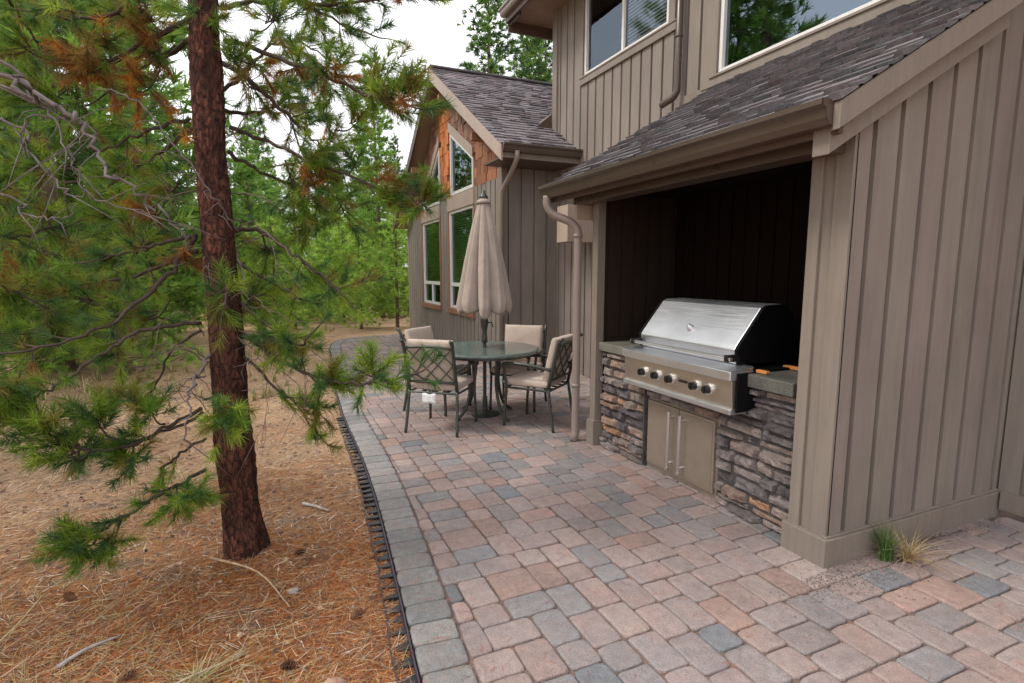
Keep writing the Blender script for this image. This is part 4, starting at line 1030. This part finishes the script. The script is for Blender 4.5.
def trunk_mesh(P, rr, seed=0, n=72, step=.012, plates=1.0):
    "displaced trunk: long bark plates with dark fissures between them"
    P = crom(P, 10); L = [0]
    for a, b in zip(P, P[1:]): L.append(L[-1]+(b-a).length)
    k = int(L[-1]/step); V = []; F = []; C = []
    for j in range(k+1):
        g = L[-1]*j/k; i = next((i for i in range(len(P)-1) if L[i+1] >= g-1e-9), len(P)-2); f = (g-L[i])/(L[i+1]-L[i]); c = P[i].lerp(P[i+1], f)
        t = g/L[-1]; r = np.interp(t, [q[0] for q in rr], [q[1] for q in rr])
        for a in range(n):
            th = 2*PI*a/n; q = Vector((math.cos(th)*r*52, math.sin(th)*r*52, g*15+seed)); q += Vector((1, 1, .6))*noise.noise(q*.35)*1.6
            dd = noise.voronoi(q+Vector((noise.noise(q*.7)*.8, noise.noise(q*.7+Vector((5,5,5)))*.8, 0)))[0]; e = min(1, (dd[1]-dd[0])*2.4)
            rg = noise.noise(Vector((math.cos(th)*r*22, math.sin(th)*r*22, g*3.5+seed))); e = e*(.72+.6*rg); h = plates*(.006*e+.010*rg+.004*noise.noise(q*1.7)+.002*noise.noise(q*5))
            fl = 1+.42*math.exp(-g/.13)*(1+.5*math.sin(th*5+1)+.2*math.sin(th*2))
            V.append((c.x+math.cos(th)*(r*fl+h), c.y+math.sin(th)*(r*fl+h), c.z))
            if j < k:
                C.append((.04+.16*max(0, e), .02+.062*max(0, e), .015+.040*max(0, e), 1) if e > 0 else (.05, .03, .025, 1))
    F = [(j*n+a, j*n+(a+1) % n, (j+1)*n+(a+1) % n, (j+1)*n+a) for j in range(k) for a in range(n)]
    return V, F, C
# ---- the near pine
BX, BY = -.215, 3.22
np_ = empty('pine_tree', (BX, BY, -.05)); tag(np_, 'large near pine beside the patio with red brown bark and rusty needles among green boughs', 'pine tree')
NPI = Matrix.Translation((-BX, -BY, .05))
TP = [(-.205, 3.22, -.12), (-.213, 3.22, .10), (-.235, 3.22, .70), (-.235, 3.22, 1.24), (-.24, 3.22, 1.72), (-.25, 3.22, 2.29), (-.235, 3.22, 2.86), (-.22, 3.24, 3.8), (-.2, 3.26, 5.2), (-.2, 3.26, 7.5)]
TR = [(0, .098), (.05, .092), (.12, .086), (.25, .074), (.38, .066), (.6, .058), (1, .02)]
V, F, C = trunk_mesh(TP, TR, n=84, step=.014)
o = mesh_obj('trunk', V, F, M['bark'], np_, C, True); o.matrix_parent_inverse = NPI
pn = Pine(3)
def B(pts, r=.016, **k):
    return pn.bough([at(*p) for p in pts], r, .004, **k)
D0 = 3.0
# right side
B([(222,62,3.0),(262,90,3.05),(290,118,3.1),(318,142,3.2),(345,178,3.25)], .015, f0=.35, dens=11)
B([(226,40,3.0),(280,58,2.8),(330,78,2.6),(372,96,2.45),(412,104,2.35)], .014, f0=.45, dens=14)
B([(220,8,3.0),(270,0,3.0),(330,4,2.9),(390,-2,2.8),(432,-4,2.7)], .014, f0=.25, dens=13)
B([(222,-20,3.0),(280,-10,3.2),(340,22,3.4),(385,40,3.5)], .014, f0=.3, dens=13)
B([(228,128,3.0),(268,142,3.1),(325,166,3.0),(380,188,2.9),(428,196,2.8)], .013, f0=.35, dens=10)
B([(226,150,2.95),(262,172,3.1),(300,185,3.3),(335,176,3.5)], .012, f0=.3, dens=11)
B([(232,228,2.95),(262,233,2.95),(298,258,2.9),(330,282,2.85),(352,306,2.8)], .013, f0=.35, dens=9)
B([(236,262,2.95),(275,284,3.0),(312,300,3.1),(350,286,3.2)], .009, f0=.45, dens=9)
B([(238,330,2.9),(285,362,2.75),(322,378,2.6),(368,384,2.5),(425,372,2.4)], .011, f0=.40, dens=12, tl=(.07, .17))
B([(240,352,2.9),(280,392,2.85),(300,408,2.8),(322,440,2.75)], .008, f0=.45, dens=10, tl=(.07, .15))
B([(236,300,2.9),(275,330,2.7),(300,345,2.55),(318,330,2.5)], .009, f0=.45, dens=12, tl=(.07, .18))
B([(224,90,3.0),(255,60,3.3),(290,40,3.6),(330,60,3.9)], .012, f0=.3, dens=11)
B([(224,110,3.0),(262,112,3.4),(300,96,3.8),(330,120,4.1)], .012, f0=.3, dens=11)
# left side
B([(190,18,2.95),(150,40,2.9),(110,60,2.8),(70,60,2.7)], .016, f0=.25, dens=11, dead=.5)
B([(192,38,2.95),(155,62,3.1),(120,70,3.3),(80,55,3.5)], .015, f0=.25, dens=13, dead=.3)
B([(190,-10,2.95),(140,0,2.8),(90,20,2.7),(30,12,2.6)], .016, f0=.2, dens=13, dead=.15)
B([(188,-30,2.95),(130,-10,3.2),(70,-2,3.4),(10,8,3.6)], .016, f0=.2, dens=12)
B([(190,118,2.95),(150,130,2.95),(110,148,3.0),(78,156,3.1)], .011, f0=.25, dens=11)
B([(192,128,2.95),(165,148,3.1),(140,165,3.3),(105,190,3.6)], .012, f0=.3, dens=13)
B([(196,236,2.9),(165,242,2.8),(135,250,2.7),(90,262,2.6)], .012, f0=.4, dens=12)
B([(196,238,2.9),(172,270,2.85),(145,298,2.75),(108,324,2.6),(50,346,2.45),(-20,358,2.35)], .015, f0=.3, dens=11)
B([(196,250,2.9),(170,262,3.2),(120,280,3.5),(60,290,3.8),(10,285,4.0)], .014, f0=.25, dens=11)
B([(200,322,2.88),(150,328,2.7),(105,352,2.55),(62,382,2.4),(30,398,2.35)], .011, f0=.55, dens=6, tl=(.07, .16))
B([(202,330,2.88),(170,352,2.95),(156,385,3.0),(138,402,3.05)], .008, f0=.6, dens=8, tl=(.06, .14))
B([(204,408,2.86),(168,426,2.7),(130,446,2.55),(90,448,2.4),(40,440,2.3)], .011, f0=.25, dens=13, tl=(.07, .18))
B([(204,412,2.86),(170,430,2.8),(120,440,2.75),(70,432,2.7),(12,438,2.65)], .009, f0=.35, dens=12, tl=(.07, .17))
B([(204,470,2.85),(175,486,2.65),(140,506,2.5),(100,530,2.4),(74,548,2.35)], .010, f0=.30, dens=14, tl=(.07, .16))
B([(206,440,2.85),(178,455,2.8),(160,478,2.75),(176,500,2.7)], .008, f0=.35, dens=13, tl=(.06, .15))
B([(206,398,2.86),(226,396,2.65),(232,410,2.5),(222,430,2.45)], .007, f0=.4, dens=14, tl=(.06, .12))
B([(208,318,2.86),(214,300,2.6),(226,290,2.45),(222,320,2.4)], .007, f0=.4, dens=18, tl=(.06, .13))
def CL(u, v, D, u0, v0, D1, n=14, rad=.14, dead=False): pn.clump(n=max(4, int(n*.85)), rad=rad*1.35, dead=dead, c=at(u, v, D), src=at(u0, v0, D1))
for a in [(100,62,2.8,130,52,2.9,18,.17,True),(148,18,2.9,170,30,2.92,20,.17,True),(155,50,2.9,175,45,2.92,14,.13,True),(138,94,2.85,160,70,2.9,12,.12,True),(192,138,2.75,200,128,2.9,8,.08,True),(82,70,2.7,105,62,2.8,12,.12,True),
          (68,108,3.0,110,90,3.1,22,.2,False),(30,100,2.9,70,88,3.0,18,.2,False),(45,170,3.0,80,156,3.1,22,.22,False),(20,46,2.6,70,60,2.7,8,.14,False),
          (310,168,3.1,290,118,3.1,22,.18,False),(300,196,3.1,285,160,3.1,16,.17,False),(275,20,2.9,250,30,2.9,22,.22,False),(255,90,3.2,240,70,3.1,18,.2,False),(382,92,2.45,350,86,2.5,16,.16,False),(360,120,3.2,335,130,3.2,14,.16,False),
          (345,215,3.3,330,170,3.2,16,.17,False),(310,230,3.2,320,190,3.2,12,.15,False),(270,255,3.1,262,233,2.95,14,.15,False),(255,300,3.0,240,290,2.9,16,.16,False),(268,345,2.9,245,335,2.9,14,.15,False),
          (20,310,3.2,60,300,3.4,26,.26,False),(80,300,3.0,110,300,3.1,24,.22,False),(130,220,3.3,160,200,3.3,20,.2,False),(60,240,3.4,100,250,3.2,24,.25,False),(20,240,3.4,60,255,3.3,20,.25,False),(150,320,3.2,170,300,3.1,18,.18,False),(10,390,2.3,20,370,2.35,12,.14,False),
          (140,245,2.9,150,246,2.8,12,.15,False),(40,425,2.3,80,445,2.38,18,.12,False),(95,420,2.45,120,440,2.5,16,.12,False),(70,455,2.35,90,450,2.4,16,.11,False),(150,410,2.6,165,424,2.7,14,.11,False),(130,462,2.6,150,450,2.7,14,.11,False),(10,420,2.3,40,440,2.3,14,.12,False),
          (85,545,2.35,100,530,2.4,20,.10,False),(108,545,2.4,120,520,2.45,14,.09,False),(180,500,2.6,176,486,2.65,16,.11,False),(200,490,2.5,178,495,2.65,10,.09,False),(225,420,2.45,222,400,2.6,14,.09,False),(120,400,2.7,138,402,3.0,12,.11,False),
          (238,60,2.8,222,50,2.9,12,.12,False),(205,20,2.7,200,0,2.85,16,.14,False),(262,70,2.9,250,55,2.95,8,.10,True),(300,70,3.0,290,50,3.0,10,.12,True),(315,185,3.0,300,170,3.05,8,.10,True),(385,200,2.85,370,186,2.9,14,.12,False),(425,205,2.75,410,194,2.8,10,.10,False),(330,385,2.6,310,375,2.65,14,.10,False),(375,372,2.45,368,384,2.5,12,.09,False),(318,412,2.7,300,405,2.8,12,.09,False),(155,215,3.0,165,200,3.05,10,.12,True),(185,260,2.9,180,250,2.9,8,.09,True),(165,190,3.1,180,180,3.0,12,.14,False)]:
    CL(*a[:6], n=a[6], rad=a[7], dead=a[8])
# upper crown, above the view
R = random.Random(8)
for i in range(22):
    z = 3.6+3.8*(i/22); a = R.uniform(0, 2*PI); L = (1.8-1.4*(i/22))*R.uniform(.7, 1.1); c, s = math.cos(a), math.sin(a); b = Vector((-.215, 3.25, z))
    pn.bough([b, b+Vector((c*L*.35, s*L*.35, .10)), b+Vector((c*L*.7, s*L*.7, .05)), b+Vector((c*L, s*L, .12))], .014, .004, f0=.25, dens=8)
# bare grey dead limbs hanging off the trunk
GREY = (.17, .14, .135, 1)
def kink(P, pn, r):
    R = random.Random(len(P)*7+int(r*1e5)); Q = []
    for i, p in enumerate(P):
        j = r*.9+.002; Q.append(p+Vector((R.gauss(0, j), R.gauss(0, j), R.gauss(0, j))) if 0 < i < len(P)-1 else p)
    for i in range(2, len(Q)-1):
        if R.random() < .24:
            d = Vector((R.gauss(0, 1), R.gauss(0, 1), R.gauss(-.4, .8))).normalized()+(Q[i+1]-Q[i]).normalized()*.7; L = R.uniform(.05, .22); a = Q[i]
            m1 = a+d*L*.5+Vector((R.gauss(0, .01), R.gauss(0, .01), R.gauss(0, .01))); pn.w.tube([a, m1, m1+d*L*.5+Vector((R.gauss(0, .02), R.gauss(0, .02), -.02))], [min(r*.4, .0035), .002, .001], 4, GREY)
    return Q
def bare(pts, r, c=GREY, k=.25):
    P = kink(crom([at(*p) for p in pts], 7), pn, r); pn.w.tube(P, list(np.linspace(r, r*k, len(P))), 6, c)
bare([(212,350,2.86),(196,378,2.7),(188,400,2.6),(186,425,2.55),(190,452,2.55)], .009)
bare([(242,226,2.9),(228,216,2.8),(205,212,2.7)], .004); bare([(238,232,2.85),(212,195,2.6),(180,150,2.5),(140,105,2.45),(105,88,2.45),(78,100,2.45)], .006)
bare([(232,240,2.88),(246,285,2.8),(230,300,2.75)], .005); bare([(226,240,2.88),(208,262,2.75),(200,280,2.7)], .004)
bare([(236,335,2.85),(262,362,2.7),(266,410,2.65),(262,460,2.65)], .003, (.2, .13, .1, 1)); bare([(236,330,2.85),(285,340,2.7),(305,380,2.65),(303,428,2.65)], .003, (.2, .13, .1, 1))
for i in range(26):
    u, v = R.uniform(150, 290), R.uniform(60, 420); D = 2.86; s_ = -1 if u < 215 else 1
    tu = 197+(v-100)*.03 if s_ < 0 else 228+(v-100)*.03
    bare([(tu, v, 2.92), (tu+s_*R.uniform(15, 40), v+R.uniform(-25, 15), 2.8), (tu+s_*R.uniform(40, 90), v+R.uniform(-10, 50), R.uniform(2.5, 3.2))], R.uniform(.002, .005), (.2, .15, .13, 1))
finish(pn, np_, pinv=NPI, wd=.0036, n=64, L=.074)

# ---- the pine off to the left whose bare limbs arch into the view
lp = empty('pine_tree', (-2.3, 3.2, -.05)); tag(lp, 'pine just outside the left edge whose bare grey limbs arch into the view', 'pine tree')
LPI = Matrix.Translation((2.3, -3.2, .05)); pn = Pine(9)
V, F, C = trunk_mesh([(-2.3, 3.2, -.15), (-2.3, 3.2, 1.5), (-2.32, 3.2, 3.5), (-2.3, 3.2, 6)], [(0, .11), (.3, .085), (1, .02)], 4, 36, .03)
o = mesh_obj('trunk', V, F, M['bark'], lp, C, True); o.matrix_parent_inverse = LPI
T0 = Vector((-2.3, 3.2, 0))
def lb(pts, r, bare_=True, z0=2.2, k=.25, **kw):
    P = [T0+Vector((0, 0, z0))]+[at(*p) for p in pts]
    if bare_: Q = kink(crom(P, 7), pn, r); pn.w.tube(Q, list(np.linspace(r, r*k, len(Q))), 7, GREY); return Q
    return pn.bough(P, r, .004, **kw)
lb([(-20,66,2.3),(28,92,2.25),(62,110,2.2),(85,128,2.2),(100,158,2.2),(125,185,2.2),(165,215,2.25),(190,250,2.3)], .013, z0=2.75)
lb([(-20,55,2.3),(20,84,2.28),(45,108,2.25),(70,150,2.2),(90,200,2.2)], .009, z0=2.72, k=.2)
lb([(-10,115,2.3),(25,150,2.25),(60,185,2.2),(100,200,2.2),(150,215,2.2)], .007, z0=2.5)
lb([(-10,190,2.3),(20,212,2.25),(60,220,2.2),(75,205,2.2)], .006, z0=2.3)
lb([(40,102,2.25),(26,118,2.25),(22,140,2.2),(30,160,2.2)], .006, z0=2.8)
lb([(44,110,2.25),(50,160,2.2),(58,190,2.2)], .004, z0=2.8); lb([(60,112,2.25),(68,150,2.2),(85,195,2.2)], .004, z0=2.8)
for z0, pts in ((3.0, [(-30,-20,2.6),(20,20,2.8),(50,60,3.0)]), (2.0, [(-30,230,2.7),(20,235,2.9),(70,225,3.1)]), (1.7, [(-30,280,2.5),(10,290,2.6),(50,310,2.7)]), (2.4, [(-40,120,2.9),(0,130,3.1),(30,140,3.3)]), (1.5, [(-40,330,2.6),(-10,330,2.6),(30,335,2.7)])):
    lb(pts, .013, False, z0=z0, f0=.35, dens=14)
for i in range(20):
    z = .9+4.6*(i/20); a = R.uniform(-2.6, 1.0) if i % 2 else R.uniform(.9, 5.2)
    if z < 3 and -1.2 < a < .5: continue
    L = (1.3-.9*(i/20))*R.uniform(.6, 1.0); c, s = math.cos(a), math.sin(a); b = T0+Vector((0, 0, z))
    pn.bough([b, b+Vector((c*L*.4, s*L*.4, .06)), b+Vector((c*L, s*L, .12))], .012, .004, f0=.3, dens=8)
finish(pn, lp, pinv=LPI, n=50, wd=.0036)

# ---- forest behind: young bright pines, dark pines and tall thin ones
def gen_pine(h, rad, seed, nb, tn, L, wd, cols, base=.08, top=.15, needles_n=12, shape=.8, tr=.02):
    R = random.Random(seed); P = []; D = []; w_ = MB()
    w_.tube([(0, 0, -.2), (R.uniform(-.03, .03)*h*.3, 0, h*.5), (0, 0, h)], [tr*h**.9, tr*h**.9*.6, .008], 7, (.16, .105, .08, 1))
    for i in range(nb):
        t = base+(1-base-.02)*(i+R.random())/nb; z = h*t; k = (1-t)/(1-base); rr = rad*(k**shape)*R.uniform(.65, 1.12)+.08
        a = i*2.4+R.uniform(-.5, .5); c, s = math.cos(a), math.sin(a); up = R.uniform(.05, .45)*rr; 
        tip = Vector((c*rr, s*rr, z+up)); p0 = Vector((0, 0, z)); mid = Vector((c*rr*.5, s*rr*.5, z+up*.25))
        w_.tube([p0, mid, tip], [.012+.004*k*h*.3, .008, .003], 4, (.14, .10, .08, 1), cap=False)
        n = max(3, int(tn*rr/rad))
        for j in range(n):
            f = .18+.82*R.random(); q = mid.lerp(tip, f*2-1) if f > .5 else p0.lerp(mid, f*2)
            sp = .22*rr*(1.15-f)+.05; off = Vector((R.gauss(0, sp), R.gauss(0, sp), R.gauss(0, sp*.6)))
            P.append(tuple(q+off)); d = Vector((c, s, .5))+off*2/max(sp, .05)*.3; D.append(tuple(d.normalized()))
        P.append(tuple(tip)); D.append((c*.6, s*.6, .7))
    P.append((0, 0, h)); D.append((0, 0, 1))
    T, C = needles(np.array(P), np.array(D), int(needles_n*1.8), L*1.1, L*.8, wd*1.35, cols, droop=-.05, phi=(.3, 1.2))
    return T, C, w_
def make_pine(args, label, group=None, name='pine_tree'):
    T, C, w_ = gen_pine(**args); r = empty(name); tri_obj('crown', T, C, M['needle'], r); w_.build('trunk', M['twig'], r)
    return r
YG = [(.32, .50, .08), (.38, .56, .10), (.27, .44, .08), (.45, .58, .14)]
MG = [(.18, .33, .06), (.22, .40, .07), (.13, .26, .06), (.28, .43, .09)]
DG_ = [(.055, .12, .04), (.07, .145, .045), (.085, .17, .05)]
protos = {
 'young1': dict(h=3.2, rad=1.0, seed=1, nb=62, tn=16, L=.12, wd=.011, cols=YG, needles_n=15, base=.06),
 'young2': dict(h=2.3, rad=.8, seed=2, nb=50, tn=15, L=.11, wd=.010, cols=YG, needles_n=15, base=.05),
 'mid1': dict(h=5.0, rad=1.35, seed=3, nb=80, tn=17, L=.14, wd=.014, cols=MG, needles_n=14, base=.12),
 'mid2': dict(h=6.5, rad=1.5, seed=4, nb=85, tn=17, L=.16, wd=.017, cols=MG, needles_n=13, base=.18),
 'tall1': dict(h=13, rad=1.7, seed=5, nb=110, tn=16, L=.22, wd=.03, cols=MG, needles_n=11, base=.30, shape=.55, tr=.013),
 'tall2': dict(h=15, rad=1.5, seed=6, nb=100, tn=15, L=.22, wd=.03, cols=DG_+MG[:1], needles_n=11, base=.40, shape=.5, tr=.013),
 'near1': dict(h=3.6, rad=1.25, seed=7, nb=90, tn=22, L=.11, wd=.006, cols=MG+YG, needles_n=15, base=.03),
 'near2': dict(h=2.0, rad=.85, seed=8, nb=60, tn=18, L=.10, wd=.006, cols=MG+YG, needles_n=15, base=.03),
}
PR = {}; used = set()
def put(kind, x, y, sc=1.0, rz=None, label=None, group=None, cat='pine tree'):
    if kind not in PR: PR[kind] = make_pine(protos[kind], ''); r = PR[kind]
    else: r = copy_tree(PR[kind])
    for k in ('label', 'group'):
        if k in r: del r[k]
    r.location = (x, y, gz(x, y)-.02); r.scale = (sc, sc, sc*R.uniform(.92, 1.1)); r.rotation_euler = (R.uniform(-.02, .02), R.uniform(-.02, .02), R.uniform(0, 6.28) if rz is None else rz)
    tag(r, label, cat, group); return r
def gpx(u, d):
    "ground point on the bearing of column u, d metres ahead"
    p = FW*1.0; f = Vector((_s, _c, 0)); return f*d+RT*((u-512)/FPX*d/math.cos(TH)*1.0)
R = random.Random(12)
# near and middle trees that can be told apart
for u, d, k, sc, lb_ in [
    (398, 15.5, 'young1', 1.05, 'bright yellow green young pine touching the left corner of the gabled wing'),
    (362, 14.8, 'young1', .95, 'bright young pine behind the far rounded corner of the patio'),
    (330, 17.0, 'young2', 1.3, 'low bright young pine left of the far patio corner, further back'),
    (296, 15.0, 'young2', 1.2, 'bright young pine in the gap right of the near trunk'),
    (262, 17.5, 'young1', 1.0, 'bright young pine close to the right side of the near trunk'),
    (120, 8.2, 'near1', .92, 'mid green bushy pine filling the gap left of the near trunk'),
    (30, 8.4, 'near1', .9, 'bushy green pine at the left edge behind the low boughs'),
    (88, 10.5, 'near2', 1.0, 'small green pine standing on bare dirt left of the near trunk'),
    (-70, 6.6, 'near1', 1.0, 'dark bushy pine cut off by the left edge of the view'),
    (172, 12.0, 'mid1', .8, 'medium pine peeping over the others just left of the near trunk'),
    (10, 12.0, 'mid1', .7, 'medium dark pine rising behind the left edge bushes'),
    (300, 24.0, 'mid2', 1.0, 'tall bushy pine behind the bright young ones'),
    (368, 27.0, 'tall1', .62, 'slim pointed pine rising highest just left of the gable'),
    (398, 34.0, 'tall2', .62, 'slim dark pine whose tip shows beside the gable rake'),
    (494, 29.0, 'tall2', 1.2, 'tall thin pine above the wing roof, left one of the pair beneath the eave'),
    (528, 33.0, 'tall2', 1.25, 'tall thin pine above the wing roof, nearest the upper storey corner'),
    (543, 36.0, 'tall2', 1.4, 'tall thin pine showing in the gap between eave and upper storey wall'),
    (474, 36.0, 'tall1', 1.12, 'tall thin pine peeping over the ridge at the left of the roof trees'),
    (-60, 12.5, 'mid2', 1.1, 'big green pine rising beyond the left edge bushes'),
    (70, 14.5, 'mid2', .62, 'green pine of middle height behind the near left bushes, second from the left edge'),
    (150, 16.0, 'mid2', .68, 'taller green pine directly behind the boughs left of the near trunk'),
    (212, 17.0, 'mid2', .7, 'green pine mostly hidden behind the near trunk'),
    (255, 20.0, 'mid2', 1.0, 'green pine with a broad crown just right of the near trunk, behind the bright ones'),
    (345, 21.0, 'mid1', 1.0, 'rounded green pine over the far rounded patio corner, behind the bright ones'),
    (385, 19.0, 'young1', 1.1, 'bright young pine right behind the one touching the wing corner'),
    (345, 16.5, 'young1', 1.0, 'fresh green young pine between the two nearest the rounded patio corner'),
    (312, 18.5, 'young1', 1.05, 'fresh green young pine with a full crown, well back right of the near trunk'),
    (278, 13.5, 'young2', 1.25, 'low fresh green young pine nearest to us on the right side of the near trunk'),
    (60, 9.8, 'young1', .95, 'yellow green young pine behind the boughs at the left'),
    (135, 11.5, 'young1', 1.0, 'yellow green young pine a little left of the near trunk'),
    (180, 14.0, 'young1', 1.0, 'yellow green young pine just left of the near trunk, further back'),
    (225, 10.0, 'young2', .35, 'knee high pine seedling right behind the near trunk')]:
    p = gpx(u, d); put(k, p.x, p.y, sc, label=lb_)
# looser forest
fg = 'pines of the forest behind the clearing'
for i in range(74):
    u = R.uniform(-120, 420); d = R.uniform(17, 60); p = gpx(u, d)
    if p.x > 1.6 and p.y < 18: continue
    k = R.choice(('young1', 'young1', 'mid1', 'mid2', 'mid2', 'tall1')) if d < 34 else R.choice(('mid2', 'tall1', 'tall2', 'mid2'))
    sc = R.uniform(.75, 1.15)*(.62 if k.startswith('tall') else 1)
    put(k, p.x, p.y, sc, label='green pine among many alike in the forest behind the clearing', group=fg)
for i in range(30):
    u = R.uniform(-60, 410); d = R.uniform(18, 27); p = gpx(u, d)
    put(R.choice(('young2', 'young1')), p.x, p.y, R.uniform(.8, 1.2), label='fresh green sapling among many alike along the front of the forest', group='saplings along the front of the forest')
# pines beside and behind the viewer: they stand in the window reflections
for x, y, k, sc in ((-3.1, 10.6, 'mid2', 1.75), (-3.9, 12.3, 'mid2', 1.9), (-2.9, 13.6, 'mid1', 2.2), (-5.5, 6.5, 'mid2', 1.1), (-7.5, 10.5, 'tall1', .7), (-4.6, 9.6, 'mid1', 1.1), (-9, 14, 'mid2', 1.2), (-6.5, 17, 'tall1', .7), (-4.5, 14.5, 'mid2', 1.0), (-8, 4, 'tall1', .75), (-11, 8, 'tall2', .7), (-3.2, 19, 'tall1', .6)):
    put(k, x, y, sc, label='green pine of the side woods reflected in the house windows', group='pines of the side woods facing the house')
# grass and low growth on the clearing
T = []; C = []
for i in range(620):
    u = R.uniform(-60, 335); d = R.uniform(6, 22); p = gpx(u, d)
    if edist(p.x, p.y)[0] > -.3 and p.y < 14: continue
    if noise.noise(Vector((p.x*.35, p.y*.35, 4))) < -.15: continue
    t, c = tussock(p.x, p.y, gz(p.x, p.y), 22, R.uniform(.10, .28), .8, [(.2, .28, .07), (.60, .48, .28), (.66, .55, .34), (.55, .42, .24)], i, .006); t[:, :, :2] += rng.normal(0, .10, size=(1, 1, 2)); T.append(t); C.append(c)
if T: o = tri_obj('meadow_grass', np.concatenate(T), np.concatenate(C), M['grass']); tag(o, kind='stuff', label='sparse green and dry grass over the clearing beyond the pine', cat='grass')

# pine cones
def cone(x, y):
    mb = MB(); R = random.Random(int(x*100)+7); z0 = gz(x, y)+.016; a = R.uniform(0, 6.28); ax = Vector((math.cos(a), math.sin(a), .1)).normalized(); u_ = ax.orthogonal().normalized(); w_ = ax.cross(u_); c0 = Vector((x, y, z0))
    for i in range(46):
        t = i/46; th = i*2.4; rr = .021*math.sin(PI*(.12+.8*t))**.8; o_ = (u_*math.cos(th)+w_*math.sin(th)); b = c0+ax*(t*.055); sd_ = ax.cross(o_)*.006
        tip = b+o_*rr+ax*.010; mb.add([b-sd_, b+sd_, tip+sd_*.8, tip-sd_*.8, tip+Vector((0, 0, .002))], [(0, 1, 2, 3), (3, 2, 4)], (.20+.08*R.random(), .12, .07, 1))
    o = mb.build('pine_cone', M['twig']); tag(o, 'small brown open pine cone lying in the needle litter around the near pine', 'pine cone', 'fallen pine cones around the near pine')
for x, y in ((-.62, 2.35), (-.05, 2.2), (.1, 3.1), (-.95, 3.1), (-.3, 1.75), (-1.4, 2.0), (.25, 2.4), (-.7, 4.1)): cone(x, y)
